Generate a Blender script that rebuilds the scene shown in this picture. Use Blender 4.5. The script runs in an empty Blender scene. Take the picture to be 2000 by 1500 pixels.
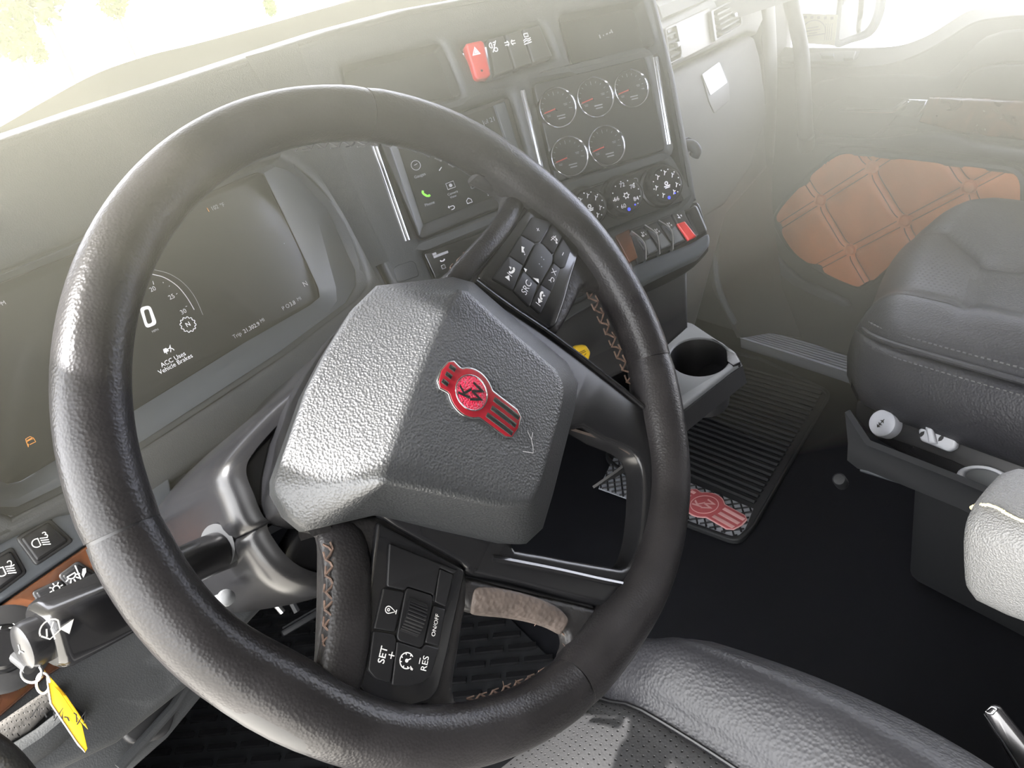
import bpy, bmesh, math, random
from mathutils import Vector as V, Matrix, Euler
random.seed(7)
S = bpy.context.scene
COL = S.collection
R = math.radians

# ------------------------------------------------------------------ camera, sky, sun, exposure
F_PX = 1500.0
CX = V((0.81004281, -0.41781277, 0.41141601))
CAMR = Matrix(((0.81004281, -0.41781277, 0.41141601),
               (-0.55068636, -0.30103496, 0.77853868),
               (-0.2014328, -0.85721085, -0.473935)))
cam_data = bpy.data.cameras.new('camera')
cam = bpy.data.objects.new('camera', cam_data)
COL.objects.link(cam)
cam_data.sensor_fit = 'HORIZONTAL'
cam_data.sensor_width = 36.0
cam_data.lens = 36.0 * F_PX / 2000.0
cam_data.clip_start = 0.01
cam_data.clip_end = 500
mw = Matrix((CAMR.col[0], -CAMR.col[1], -CAMR.col[2])).transposed().to_4x4()
cam.matrix_world = mw
S.camera = cam

HAZE_D, HAZE_G = 0.66, 0.68   # density and forward scattering of the haze added to imitate lens glare
SUN_DIR = V((-0.62, 0.12, 0.775)).normalized()
world = bpy.data.worlds.new('sky')
S.world = world
world.use_nodes = True
wn = world.node_tree.nodes
wl = world.node_tree.links
for n in list(wn):
    wn.remove(n)
wout = wn.new('ShaderNodeOutputWorld')
wbg = wn.new('ShaderNodeBackground')
wsky = wn.new('ShaderNodeTexSky')
wsky.sky_type = 'NISHITA'
wsky.sun_disc = False
wsky.sun_elevation = math.asin(SUN_DIR.z)
wsky.sun_rotation = math.atan2(SUN_DIR.x, SUN_DIR.y)
wsky.air_density = 1.0
wsky.dust_density = 1.0
wsky.ozone_density = 1.0
wbg.inputs['Strength'].default_value = SKY_STRENGTH = 1.0
whs = wn.new('ShaderNodeHueSaturation')
whs.inputs["Saturation"].default_value = 0.02
wl.new(wsky.outputs[0], whs.inputs['Color'])
wl.new(whs.outputs[0], wbg.inputs[0])
wl.new(wbg.outputs[0], wout.inputs[0])
sun_data = bpy.data.lights.new('sun', 'SUN')
sun_data.energy = 13.0
sun_data.angle = R(0.6)
sun_data.color = (1.0, 0.95, 0.86)
sun = bpy.data.objects.new('sun', sun_data)
COL.objects.link(sun)
sun.rotation_euler = SUN_DIR.to_track_quat('Z', 'Y').to_euler()
S.view_settings.view_transform = 'Standard'
S.view_settings.look = 'None'
S.view_settings.exposure = 1.0
S.view_settings.gamma = 1.0
S.view_settings.use_curve_mapping = False
S.cycles.max_bounces = 10
S.cycles.diffuse_bounces = 5
S.cycles.glossy_bounces = 5
S.cycles.transmission_bounces = 6
S.cycles.transparent_max_bounces = 12
S.cycles.volume_bounces = 0
S.cycles.use_denoising = True
S.cycles.caustics_reflective = False
S.cycles.caustics_refractive = False
S.cycles.sample_clamp_indirect = 6.0

# ------------------------------------------------------------------ helpers
def ray(x, y):
    return CAMR @ V(((x - 1000) / F_PX, (y - 750) / F_PX, 1.0))

class Plane:
    """A real plane in the cab: point p, normal n, in-plane axes u (right) and v (up)."""
    def __init__(self, p, n, up=V((0, 0, 1)), u=None):
        self.p = V(p); self.n = V(n).normalized()
        if u is None:
            self.u = V(up).cross(self.n).normalized()
        else:
            u = V(u); self.u = (u - self.n * u.dot(self.n)).normalized()
        self.v = self.n.cross(self.u).normalized()
    def at(self, x, y, h=0.0):
        d = ray(x, y)
        return d * (((self.p + self.n * h).dot(self.n)) / d.dot(self.n))
    def uv(self, x, y, h=0.0):
        q = self.at(x, y, h) - self.p
        return V((q.dot(self.u), q.dot(self.v)))
    def w(self, u, v, h=0.0):
        return self.p + self.u * u + self.v * v + self.n * h
    def off(self, h):
        q = Plane(self.p + self.n * h, self.n, u=self.u)
        return q
    def mat(self):
        m = Matrix((self.u, self.v, self.n)).transposed().to_4x4()
        m.translation = self.p
        return m
    def uvs(self, pts, h=0.0):
        return [self.uv(x, y, h) for x, y in pts]

def nrm(yaw, tilt):
    a, t = R(yaw), R(tilt)
    return V((math.sin(a) * math.cos(t), -math.cos(a) * math.cos(t), math.sin(t)))

def px(s):
    return [tuple(float(v) for v in t.split(',')) for t in s.split()]

def cr(pts, n=6, closed=True):
    """Catmull-Rom through points (2D or 3D)."""
    pts = [V(p) for p in pts]
    N = len(pts); out = []
    rng = range(N) if closed else range(N - 1)
    for i in rng:
        if closed:
            a, b, c, d = pts[i - 1], pts[i], pts[(i + 1) % N], pts[(i + 2) % N]
        else:
            a, b, c, d = pts[max(i - 1, 0)], pts[i], pts[i + 1], pts[min(i + 2, N - 1)]
        for k in range(n):
            t = k / n
            out.append(0.5 * ((2 * b) + (c - a) * t + (2 * a - 5 * b + 4 * c - d) * t * t + (3 * b - a - 3 * c + d) * t ** 3))
    if not closed:
        out.append(pts[-1])
    return out

def rnd(pts, r, seg=4):
    """Round the corners of a closed 2D polygon."""
    pts = [V(p) for p in pts]; N = len(pts); out = []
    for i in range(N):
        a, b, c = pts[i - 1], pts[i], pts[(i + 1) % N]
        d1, d2 = (a - b), (c - b)
        l1, l2 = d1.length, d2.length
        k = min(r, l1 * .45, l2 * .45)
        if k < 1e-6:
            out.append(b); continue
        p1 = b + d1 / l1 * k; p2 = b + d2 / l2 * k
        for s in range(seg + 1):
            t = s / seg
            out.append(p1 * (1 - t) ** 2 + b * 2 * t * (1 - t) + p2 * t * t)
    return out

def link(name, me, mat=None, parent=None, mw=None, smooth=True):
    o = bpy.data.objects.new(name, me)
    COL.objects.link(o)
    if mat is not None:
        me.materials.clear(); me.materials.append(mat)
    if smooth:
        me.shade_smooth()
    if parent is not None:
        o.parent = parent
        o.matrix_parent_inverse = parent.matrix_world.inverted()
    if mw is not None:
        o.matrix_world = mw
        if parent is not None:
            o.parent = parent
            o.matrix_parent_inverse = Matrix.Identity(4)
            o.matrix_basis = parent.matrix_world.inverted() @ mw
    return o

def from_bm(name, bm, mat=None, parent=None, mw=None, smooth=True, angle=35):
    bmesh.ops.recalc_face_normals(bm, faces=bm.faces)
    me = bpy.data.meshes.new(name)
    bm.to_mesh(me); bm.free()
    o = link(name, me, mat, parent, mw, smooth)
    if smooth:
        sharp(me, angle)
    return o

def sharp(me, angle=35):
    me.set_sharp_from_angle(angle=R(angle))

def thing(name, label, cat, loc=(0, 0, 0), group=None):
    o = bpy.data.objects.new(name, None)
    COL.objects.link(o)
    o.empty_display_size = .02
    o.location = loc
    o.matrix_world = Matrix.Translation(V(loc))
    o['label'] = label; o['category'] = cat
    if group: o['group'] = group
    return o

def tag(o, label, cat=None, group=None):
    o['label'] = label
    if cat: o['category'] = cat
    if group: o['group'] = group
    return o

def kind(o, k):
    o['kind'] = k
    return o

def plate(name, P, outer, holes=(), h0=0.0, h1=0.003, bev=0.0008, mat=None, parent=None, seg=2, smooth=True, angle=35):
    """Flat solid between heights h0..h1 above plane P, outline and holes in (u,v); edges rounded by bev."""
    cu = bpy.data.curves.new(name, 'CURVE')
    cu.dimensions = '2D'; cu.fill_mode = 'BOTH'
    hh = (h1 - h0) / 2
    bev = min(bev, hh * .98)
    cu.extrude = hh - bev
    cu.bevel_depth = bev
    cu.bevel_resolution = seg
    cu.offset = -bev
    for loop in [outer] + list(holes):
        sp = cu.splines.new('POLY')
        sp.points.add(len(loop) - 1)
        for q, p in zip(sp.points, loop):
            q.co = (p[0], p[1], 0, 1)
        sp.use_cyclic_u = True
    ob = bpy.data.objects.new('tmp', cu)
    me = bpy.data.meshes.new_from_object(ob)
    me.name = name
    bpy.data.objects.remove(ob); bpy.data.curves.remove(cu)
    m = P.mat() @ Matrix.Translation((0, 0, (h0 + h1) / 2))
    me.transform(m)
    bm = bmesh.new(); bm.from_mesh(me)
    bmesh.ops.remove_doubles(bm, verts=bm.verts, dist=1e-6)
    bmesh.ops.recalc_face_normals(bm, faces=bm.faces)
    bm.to_mesh(me); bm.free()
    o = link(name, me, mat, parent, None, smooth)
    if smooth: sharp(me, angle)
    return o

def ppx(name, P, pts, holes=(), h0=0.0, h1=0.003, bev=0.0008, mat=None, parent=None, r=0.0, hr=None, hp=None, **k):
    """plate() whose outline is read off the photo: pixel points thrown on the plane (at height hp, default the top)."""
    hp = h1 if hp is None else hp
    o = P.uvs(pts, hp)
    if r: o = rnd(o, r)
    hs = []
    for hl in holes:
        q = P.uvs(hl, hp)
        if hr or r: q = rnd(q, hr if hr is not None else r)
        hs.append(q)
    return plate(name, P, o, hs, h0, h1, bev, mat, parent, **k)

def tube_bm(bm, path, rad, seg=10, closed=False, caps=True, flat=1.0, up=None):
    path = [V(p) for p in path]; N = len(path)
    rads = rad if isinstance(rad, (list, tuple)) else [rad] * N
    rings = []
    prev = None
    for i in range(N):
        if closed:
            t = (path[(i + 1) % N] - path[i - 1])
        else:
            t = path[min(i + 1, N - 1)] - path[max(i - 1, 0)]
        t.normalize()
        if up is not None:
            a = V(up).cross(t)
            if a.length < 1e-4: a = t.orthogonal()
        elif prev is None:
            a = t.orthogonal()
        else:
            a = prev - t * prev.dot(t)
        a.normalize(); prev = a
        b = t.cross(a)
        rings.append([bm.verts.new(path[i] + (a * math.cos(2 * math.pi * k / seg) + b * math.sin(2 * math.pi * k / seg) * flat) * rads[i]) for k in range(seg)])
    for i in range(N if closed else N - 1):
        r0, r1 = rings[i], rings[(i + 1) % N]
        for k in range(seg):
            bm.faces.new((r0[k], r0[(k + 1) % seg], r1[(k + 1) % seg], r1[k]))
    if caps and not closed:
        bm.faces.new(rings[0][::-1]); bm.faces.new(rings[-1])

def tube(name, path, rad, mat, parent=None, **k):
    bm = bmesh.new(); tube_bm(bm, path, rad, **k)
    return from_bm(name, bm, mat, parent)

def lathe_bm(bm, P, prof, c=(0, 0), seg=32, cap0=True, cap1=True):
    """Revolve (radius, height) pairs about the normal of P at (u,v)=c."""
    rings = []
    for r, h in prof:
        if r < 1e-6:
            rings.append([bm.verts.new(P.w(c[0], c[1], h))]); continue
        rings.append([bm.verts.new(P.w(c[0] + r * math.cos(2 * math.pi * k / seg), c[1] + r * math.sin(2 * math.pi * k / seg), h)) for k in range(seg)])
    for a, b in zip(rings, rings[1:]):
        for k in range(seg):
            k2 = (k + 1) % seg
            if len(a) == 1 and len(b) == 1: continue
            if len(a) == 1: bm.faces.new((a[0], b[k], b[k2]))
            elif len(b) == 1: bm.faces.new((a[k], a[k2], b[0]))
            else: bm.faces.new((a[k], a[k2], b[k2], b[k]))
    if cap0 and len(rings[0]) > 1: bm.faces.new(rings[0][::-1])
    if cap1 and len(rings[-1]) > 1: bm.faces.new(rings[-1])

def lathe(name, P, prof, c=(0, 0), mat=None, parent=None, seg=32, angle=35, **k):
    bm = bmesh.new(); lathe_bm(bm, P, prof, c, seg, **k)
    return from_bm(name, bm, mat, parent, angle=angle)

def loft(name, rows, mat, parent=None, close_u=False, cap=True, cap0=True, sub=0, thick=0.0, angle=40):
    """Skin rows of 3D points."""
    bm = bmesh.new()
    vs = [[bm.verts.new(V(p)) for p in r] for r in rows]
    for a, b in zip(vs, vs[1:]):
        n = len(a)
        for k in range(n if close_u else n - 1):
            bm.faces.new((a[k], a[(k + 1) % n], b[(k + 1) % n], b[k]))
    if close_u and cap:
        if cap0: bm.faces.new(vs[0][::-1])
        bm.faces.new(vs[-1])
    if thick:
        bmesh.ops.recalc_face_normals(bm, faces=bm.faces)
        bmesh.ops.solidify(bm, geom=bm.faces[:], thickness=thick)
    o = from_bm(name, bm, mat, parent, angle=angle)
    if sub:
        m = o.modifiers.new('sub', 'SUBSURF'); m.levels = sub; m.render_levels = sub
    return o

def box_bm(bm, c, sx, sy, sz, rot=None):
    m = Matrix.Translation(V(c)) @ (rot.to_4x4() if rot is not None else Matrix.Identity(4)) @ Matrix.Diagonal((sx, sy, sz, 1))
    return bmesh.ops.create_cube(bm, size=1.0, matrix=m)['verts']

def box(name, c, sx, sy, sz, mat, parent=None, rot=None, bev=0.0, seg=2):
    bm = bmesh.new(); box_bm(bm, c, sx, sy, sz, rot)
    if bev:
        bmesh.ops.bevel(bm, geom=bm.edges[:], offset=bev, segments=seg, affect='EDGES', profile=.5)
    return from_bm(name, bm, mat, parent)

def ribbon_bm(bm, P, pts, w, h0, h1):
    """Flat painted stroke: a ribbon of width w along (u,v) points."""
    pts = [V(p) for p in pts]; N = len(pts)
    L, Rr = [], []
    for i in range(N):
        t = pts[min(i + 1, N - 1)] - pts[max(i - 1, 0)]
        if t.length < 1e-9: t = V((1, 0))
        t.normalize(); nn = V((-t[1], t[0]))
        L.append(pts[i] + nn * w / 2); Rr.append(pts[i] - nn * w / 2)
    for h in ((h1),):
        a = [bm.verts.new(P.w(p[0], p[1], h)) for p in L]
        b = [bm.verts.new(P.w(p[0], p[1], h)) for p in Rr]
        for i in range(N - 1):
            bm.faces.new((a[i], b[i], b[i + 1], a[i + 1]))

def poly_bm(bm, P, pts, h):
    bm.faces.new([bm.verts.new(P.w(p[0], p[1], h)) for p in pts])

def icon(name, P, o, ang, sc, strokes, mat, parent, h=0.0003, w=0.08, polys=()):
    """Printed symbol. strokes/polys in unit coordinates, placed at (u,v)=o, turned by ang, scaled by sc."""
    c, s = math.cos(ang), math.sin(ang)
    T = lambda p: (o[0] + sc * (c * p[0] - s * p[1]), o[1] + sc * (s * p[0] + c * p[1]))
    bm = bmesh.new()
    for st in strokes:
        ribbon_bm(bm, P, [T(p) for p in st], w * sc, 0, h)
    for pl in polys:
        poly_bm(bm, P, [T(p) for p in pl], h)
    me = bpy.data.meshes.new(name)
    for f in bm.faces: 
        f.normal_update()
        if f.normal.dot(P.n) < 0: f.normal_flip()
    bm.to_mesh(me); bm.free()
    return link(name, me, mat, parent, None, False)

def arc(cx, cy, r, a0, a1, n=10):
    return [(cx + r * math.cos(R(a0 + (a1 - a0) * i / n)), cy + r * math.sin(R(a0 + (a1 - a0) * i / n))) for i in range(n + 1)]

def text(name, P, o, ang, size, s, mat, parent, h=0.0003, align='CENTER', sx=1.0, bold=0.0):
    cu = bpy.data.curves.new(name, 'FONT')
    cu.body = s; cu.size = size; cu.align_x = align; cu.align_y = 'CENTER'
    cu.resolution_u = 3
    cu.offset = bold * size
    ob = bpy.data.objects.new('tmp', cu)
    me = bpy.data.meshes.new_from_object(ob)
    me.name = name
    bpy.data.objects.remove(ob); bpy.data.curves.remove(cu)
    me.transform(P.mat() @ Matrix.Translation((o[0], o[1], h)) @ Matrix.Rotation(ang, 4, 'Z') @ Matrix.Diagonal((sx, 1, 1, 1)))
    return link(name, me, mat, parent, None, False)

def dup(root, loc=None, mw=None):
    r = root.copy(); COL.objects.link(r)
    if mw is not None: r.matrix_world = mw
    elif loc is not None: r.location = loc
    for ch in list(root.children):
        c = ch.copy(); COL.objects.link(c); c.parent = r
        for g in list(ch.children):
            d = g.copy(); COL.objects.link(d); d.parent = c
    return r

# ------------------------------------------------------------------ materials
def mat(name, col, rough=0.5, metal=0.0, bump=None, spec=0.5, coat=0.0, emit=None, var=0.0, varscale=30, sheen=0.0, trans=0.0, col2=None):
    m = bpy.data.materials.new(name); m.use_nodes = True
    nt = m.node_tree; b = nt.nodes['Principled BSDF']
    b.inputs['Base Color'].default_value = (*col, 1)
    b.inputs['Roughness'].default_value = rough
    b.inputs['Metallic'].default_value = metal
    b.inputs['Specular IOR Level'].default_value = spec
    b.inputs['Coat Weight'].default_value = coat
    b.inputs['Coat Roughness'].default_value = 0.08
    b.inputs['Transmission Weight'].default_value = trans
    if emit:
        b.inputs['Emission Color'].default_value = (*emit[0], 1); b.inputs['Emission Strength'].default_value = emit[1]
    tc = nt.nodes.new('ShaderNodeTexCoord')
    if var or col2:
        nz = nt.nodes.new('ShaderNodeTexNoise'); nz.inputs['Scale'].default_value = varscale; nz.inputs['Detail'].default_value = 4
        nt.links.new(tc.outputs['Object'], nz.inputs['Vector'])
        mx = nt.nodes.new('ShaderNodeMix'); mx.data_type = 'RGBA'
        mx.inputs[6].default_value = (*col, 1)
        c2 = col2 if col2 else tuple(c * (1 + var) for c in col)
        mx.inputs[7].default_value = (*c2, 1)
        rp = nt.nodes.new('ShaderNodeValToRGB'); rp.color_ramp.elements[0].position = .38; rp.color_ramp.elements[1].position = .62
        nt.links.new(nz.outputs['Fac'], rp.inputs['Fac'])
        nt.links.new(rp.outputs['Color'], mx.inputs[0])
        nt.links.new(mx.outputs[2], b.inputs['Base Color'])
        rr = nt.nodes.new('ShaderNodeMapRange'); rr.inputs['To Min'].default_value = rough * .85; rr.inputs['To Max'].default_value = min(1, rough * 1.15)
        nt.links.new(nz.outputs['Fac'], rr.inputs['Value']); nt.links.new(rr.outputs[0], b.inputs['Roughness'])
    if bump:
        for (kind_, scale, strength, dist) in (bump if isinstance(bump, list) else [bump]):
            if kind_ == 'grain':
                t = nt.nodes.new('ShaderNodeTexVoronoi'); t.feature = 'SMOOTH_F1'; t.inputs['Scale'].default_value = scale; t.inputs['Smoothness'].default_value = .5; out = t.outputs['Distance']
            elif kind_ == 'noise':
                t = nt.nodes.new('ShaderNodeTexNoise'); t.inputs['Scale'].default_value = scale; t.inputs['Detail'].default_value = 5; out = t.outputs['Fac']
            elif kind_ == 'wave':
                t = nt.nodes.new('ShaderNodeTexWave'); t.inputs['Scale'].default_value = scale; out = t.outputs['Fac']
            nt.links.new(tc.outputs['Object'], t.inputs['Vector'])
            bp = nt.nodes.new('ShaderNodeBump'); bp.inputs['Strength'].default_value = strength; bp.inputs['Distance'].default_value = dist
            nt.links.new(out, bp.inputs['Height'])
            prev = b.inputs['Normal'].links[0].from_socket if b.inputs['Normal'].links else None
            if prev: nt.links.new(prev, bp.inputs['Normal'])
            nt.links.new(bp.outputs[0], b.inputs['Normal'])
    return m

def glass_mat(name, refl=0.06, tint=(1, 1, 1)):
    m = bpy.data.materials.new(name); m.use_nodes = True
    nt = m.node_tree
    for n in list(nt.nodes): nt.nodes.remove(n)
    o = nt.nodes.new('ShaderNodeOutputMaterial'); mx = nt.nodes.new('ShaderNodeMixShader')
    tr = nt.nodes.new('ShaderNodeBsdfTransparent'); gl = nt.nodes.new('ShaderNodeBsdfGlossy')
    fr = nt.nodes.new('ShaderNodeFresnel'); fr.inputs[0].default_value = 1.35
    tr.inputs[0].default_value = (*tint, 1); gl.inputs['Roughness'].default_value = 0.02
    nt.links.new(fr.outputs[0], mx.inputs[0]); nt.links.new(tr.outputs[0], mx.inputs[1]); nt.links.new(gl.outputs[0], mx.inputs[2])
    nt.links.new(mx.outputs[0], o.inputs[0])
    return m

M = {}
M['dash'] = mat('dash_plastic', (.030, .032, .034), .55, bump=[('grain', 900, .25, .0004)], var=.15, varscale=12)
M['dash_soft'] = mat('dash_soft_top', (.034, .035, .036), .42, bump=[('grain', 700, .35, .0005)], var=.15, varscale=9)
M['bezel'] = mat('bezel_slate', (.050, .056, .064), .5, bump=[('noise', 900, .1, .0003)])
M['panel'] = mat('panel_black', (.018, .018, .019), .45, bump=[('noise', 700, .1, .0003)])
M['gloss'] = mat('piano_black', (.010, .010, .011), .16, coat=.4, bump=[('noise', 60, .02, .001)])
M['satin'] = mat('satin_black', (.011, .011, .012), .27, spec=.4, bump=[('noise', 400, .06, .0003)])
M['rubber'] = mat('rubber', (.013, .014, .016), .6, bump=[('noise', 300, .2, .0005)])
M['leather'] = mat('wheel_leather', (.015, .014, .0145), .34, spec=.28, bump=[('grain', 600, .35, .0005), ('noise', 35, .25, .002)], var=.5, varscale=22)
M['leather_rough'] = mat('wheel_leather_worn', (.018, .017, .017), .40, spec=.3, bump=[('noise', 130, .5, .0015), ('grain', 350, .4, .0006)], var=.5, varscale=40)
M['leather_soft'] = mat('thumb_rest_leather', (.062, .048, .041), .6, bump=[('grain', 300, .7, .001)], var=.4, varscale=60)
M['airbag'] = mat('airbag_cover_vinyl', (.018, .0195, .021), .48, spec=.9, coat=.0, bump=[('grain', 680, .6, .0006)])
M['seat'] = mat('seat_leather', (.022, .022, .025), .46, spec=.4, bump=[('grain', 330, .5, .0009), ('noise', 14, .15, .004)], var=.2, varscale=10)
M['thread'] = mat('brown_thread', (.085, .055, .042), .8, var=.8, varscale=300, bump=[('noise', 900, .4, .0004)])
M['thread_grey'] = mat('grey_thread', (.10, .10, .10), .8, bump=[('noise', 900, .3, .0003)])
M['chrome'] = mat('chrome', (.62, .63, .65), .10, 1.0, bump=[('noise', 40, .02, .001)])
M['bright_chrome'] = mat('bright_chrome', (.9, .9, .92), .06, 1.0, bump=[('noise', 30, .02, .001)])
M['glovebox'] = mat('glovebox_plastic', (.017, .017, .0175), .6, spec=.3, bump=[('grain', 600, .25, .0005)])
M['inlay'] = mat('dash_inlay', (.060, .056, .050), .4, var=.4, varscale=16, bump=[('noise', 200, .08, .0004)])
M['steel'] = mat('brushed_steel', (.55, .55, .56), .3, 1.0, bump=[('noise', 200, .08, .0005)])
M['white'] = mat('white_print', (.75, .74, .72), .6, bump=[('noise', 500, .02, .0002)])
M['grey_print'] = mat('grey_print', (.35, .35, .35), .6, bump=[('noise', 500, .02, .0002)])
M['red'] = mat('red_plastic', (.55, .03, .03), .3, var=.15, varscale=80, bump=[('noise', 400, .05, .0002)])
M['screen'] = mat('screen_glass', (.012, .013, .014), .22, bump=[('noise', 5, .01, .002)], coat=.3)
M['lit'] = mat('lit_white', (.6, .6, .6), .5, emit=((1, .97, .94), .22))
M['lit_dim'] = mat('lit_grey', (.3, .3, .3), .5, emit=((1, 1, 1), .05))
M['lit_orange'] = mat('lit_amber', (.5, .2, .03), .5, emit=((1, .38, .06), .25))
M['lit_green'] = mat('lit_green', (.2, .5, .05), .5, emit=((.30, 1, .08), .22))
M['lit_blue'] = mat('lit_blue', (.03, .05, .6), .5, emit=((.04, .06, 1), .9))
M['carpet'] = mat('floor_vinyl', (.006, .0066, .009), .8, spec=.25, bump=[('noise', 500, .4, .001)], var=.25, varscale=18)
M['yellow'] = mat('yellow_plastic', (.75, .48, .02), .45, bump=[('noise', 80, .1, .0006)], var=-.12, varscale=50)
M['door'] = mat('door_plastic', (.032, .032, .032), .55, bump=[('grain', 600, .25, .0005)], var=.12, varscale=8)
M['door_dark'] = mat('door_pocket', (.022, .022, .022), .5, bump=[('grain', 600, .2, .0005)])
M['tan'] = mat('tan_leather', (.56, .19, .06), .5, bump=[('grain', 260, .35, .0008)], var=.2, varscale=14)
M['tan_dark'] = mat('tan_leather_seam', (.14, .045, .02), .6, bump=[('grain', 260, .3, .0008)])
M['metal_vinyl'] = mat('grey_vinyl', (.30, .30, .30), .45, bump=[('grain', 420, .3, .0006)], var=.12, varscale=30)
M['light_plastic'] = mat('light_grey_plastic', (.42, .43, .46), .5, bump=[('noise', 300, .06, .0003)])
M['tray'] = mat('tray_grey', (.12, .125, .13), .45, bump=[('noise', 500, .12, .0004)])
M['paper'] = mat('cream_card', (.62, .58, .40), .8, bump=[('noise', 200, .1, .0003)], var=-.08, varscale=40)
M['brown_print'] = mat('brown_print', (.30, .26, .18), .8, bump=[('noise', 200, .05, .0003)])
M['roof'] = mat('headliner', (.30, .29, .27), .9, bump=[('noise', 250, .2, .001)])
M['ground'] = mat('concrete', (.55, .53, .49), .9, bump=[('noise', 3, .2, .01)], var=.12, varscale=.6)
M['leaf'] = mat('leaf', (.05, .09, .012), .8, spec=.1, bump=[('noise', 10, .3, .01)], col2=(.10, .11, .025), varscale=3)
M['bark'] = mat('bark', (.12, .08, .05), .9, bump=[('noise', 20, .5, .02)])
M['glass'] = glass_mat('window_glass')
M['lens'] = glass_mat('gauge_lens')

def wood_mat(name):
    m = mat(name, (.10, .035, .014), .22, coat=.5)
    nt = m.node_tree; b = nt.nodes['Principled BSDF']
    tc = nt.nodes.new('ShaderNodeTexCoord')
    n1 = nt.nodes.new('ShaderNodeTexNoise'); n1.inputs['Scale'].default_value = 18; n1.inputs['Detail'].default_value = 6; n1.inputs['Distortion'].default_value = 1.6
    rp = nt.nodes.new('ShaderNodeValToRGB')
    e = rp.color_ramp.elements
    e[0].position = .3; e[0].color = (.022, .009, .005, 1)
    e[1].position = .7; e[1].color = (.15, .052, .02, 1)
    x = e.new(.5); x.color = (.06, .022, .010, 1)
    nt.links.new(tc.outputs['Object'], n1.inputs['Vector']); nt.links.new(n1.outputs['Fac'], rp.inputs['Fac'])
    nt.links.new(rp.outputs['Color'], b.inputs['Base Color'])
    return m
M['wood'] = wood_mat('burl_wood')

def perf_mat(name, col, rough, scale):
    """Leather punched with a regular grid of fine holes."""
    m = mat(name, col, rough, bump=[('grain', 420, .3, .0006)], var=.15, varscale=12)
    nt = m.node_tree; b = nt.nodes['Principled BSDF']
    tc = nt.nodes.new('ShaderNodeTexCoord')
    mp = nt.nodes.new('ShaderNodeVectorMath'); mp.operation = 'SCALE'; mp.inputs['Scale'].default_value = scale
    fr = nt.nodes.new('ShaderNodeVectorMath'); fr.operation = 'FRACTION'
    sb = nt.nodes.new('ShaderNodeVectorMath'); sb.operation = 'SUBTRACT'; sb.inputs[1].default_value = (.5, .5, 0)
    ml = nt.nodes.new('ShaderNodeVectorMath'); ml.operation = 'MULTIPLY'; ml.inputs[1].default_value = (1, 1, 0)
    ln = nt.nodes.new('ShaderNodeVectorMath'); ln.operation = 'LENGTH'
    nt.links.new(tc.outputs['Object'], mp.inputs[0]); nt.links.new(mp.outputs[0], fr.inputs[0]); nt.links.new(fr.outputs[0], sb.inputs[0])
    nt.links.new(sb.outputs[0], ml.inputs[0]); nt.links.new(ml.outputs[0], ln.inputs[0])
    st = nt.nodes.new('ShaderNodeMapRange'); st.inputs['From Min'].default_value = .09; st.inputs['From Max'].default_value = .17
    nt.links.new(ln.outputs['Value'], st.inputs['Value'])
    bp = nt.nodes.new('ShaderNodeBump'); bp.inputs['Strength'].default_value = .8; bp.inputs['Distance'].default_value = .0008
    nt.links.new(st.outputs[0], bp.inputs['Height'])
    prev = b.inputs['Normal'].links[0].from_socket
    nt.links.new(prev, bp.inputs['Normal']); nt.links.new(bp.outputs[0], b.inputs['Normal'])
    src = b.inputs['Base Color'].links[0].from_socket
    mx = nt.nodes.new('ShaderNodeMix'); mx.data_type = 'RGBA'; mx.inputs[6].default_value = (.004, .004, .004, 1)
    nt.links.new(src, mx.inputs[7]); nt.links.new(st.outputs[0], mx.inputs[0]); nt.links.new(mx.outputs[2], b.inputs['Base Color'])
    return m
M['perf'] = perf_mat('perforated_leather', (.034, .034, .035), .5, 150)
M['perf_dark'] = perf_mat('perforated_black_leather', (.030, .030, .032), .42, 120)
M['weave'] = mat('grey_textured_vinyl', (.135, .135, .132), .5, bump=[('grain', 800, .7, .0012)])
M['knurl'] = perf_mat('knurled_trim', (.09, .085, .08), .45, 420)
# ------------------------------------------------------------------ cab shell
def structure(o, cat=None):
    o['kind'] = 'structure'
    return o
FZ = -1.05
XR, XL = 1.50, -0.36
YB, YF = -0.95, 1.62
ZR = 0.58
ZH = .34
YH = 1.02      # windshield header
CABZ = Plane((0, 0, FZ), (0, 0, 1))
structure(box('floor', ((XL + XR) / 2, (YB + YF) / 2, FZ - .03), XR - XL + .1, YF - YB + .2, .06, M['carpet']))
cl_o = box('ceiling', ((XL + XR) / 2, (YB + .74) / 2, ZR + .02), XR - XL + .1, .74 - YB, .04, M['roof'])
structure(cl_o)
box('ceiling_sun_block', ((XL + XR) / 2, .87, .46), XR - XL + .1, .29, .24, M['roof'], cl_o, bev=.02)  # unseen box added under the ceiling to keep windshield sun off the passenger seat
structure(box('wall_back', ((XL + XR) / 2, YB - .02, (FZ + ZR) / 2), XR - XL + .1, .04, ZR - FZ, M['roof']))
# firewall under the dash
structure(box('wall_front', ((XL + XR) / 2, YF + .02, (FZ - .12) / 2), XR - XL + .1, .04, -.12 - FZ, M['rubber']))
structure(box('wall_cowl', ((XL + XR) / 2, 1.38, -.16), XR - XL + .1, .56, .04, M['rubber']))
# left side of the cab: lower door, pillars, header; the window between them is open to the light
wl_ = thing('wall_left', 'dark driver door and pillars', 'wall', (XL, 0, 0)); del wl_['category']; wl_['kind'] = 'structure'
box('lower_panel', (XL - .03, 1.12, (FZ - .16) / 2), .06, 1.0, -.16 - FZ, M['door'], wl_)
box('rear_panel', (XL - .03, -.84, (FZ - .16) / 2), .06, .22, -.16 - FZ, M['door'], wl_)

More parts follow.
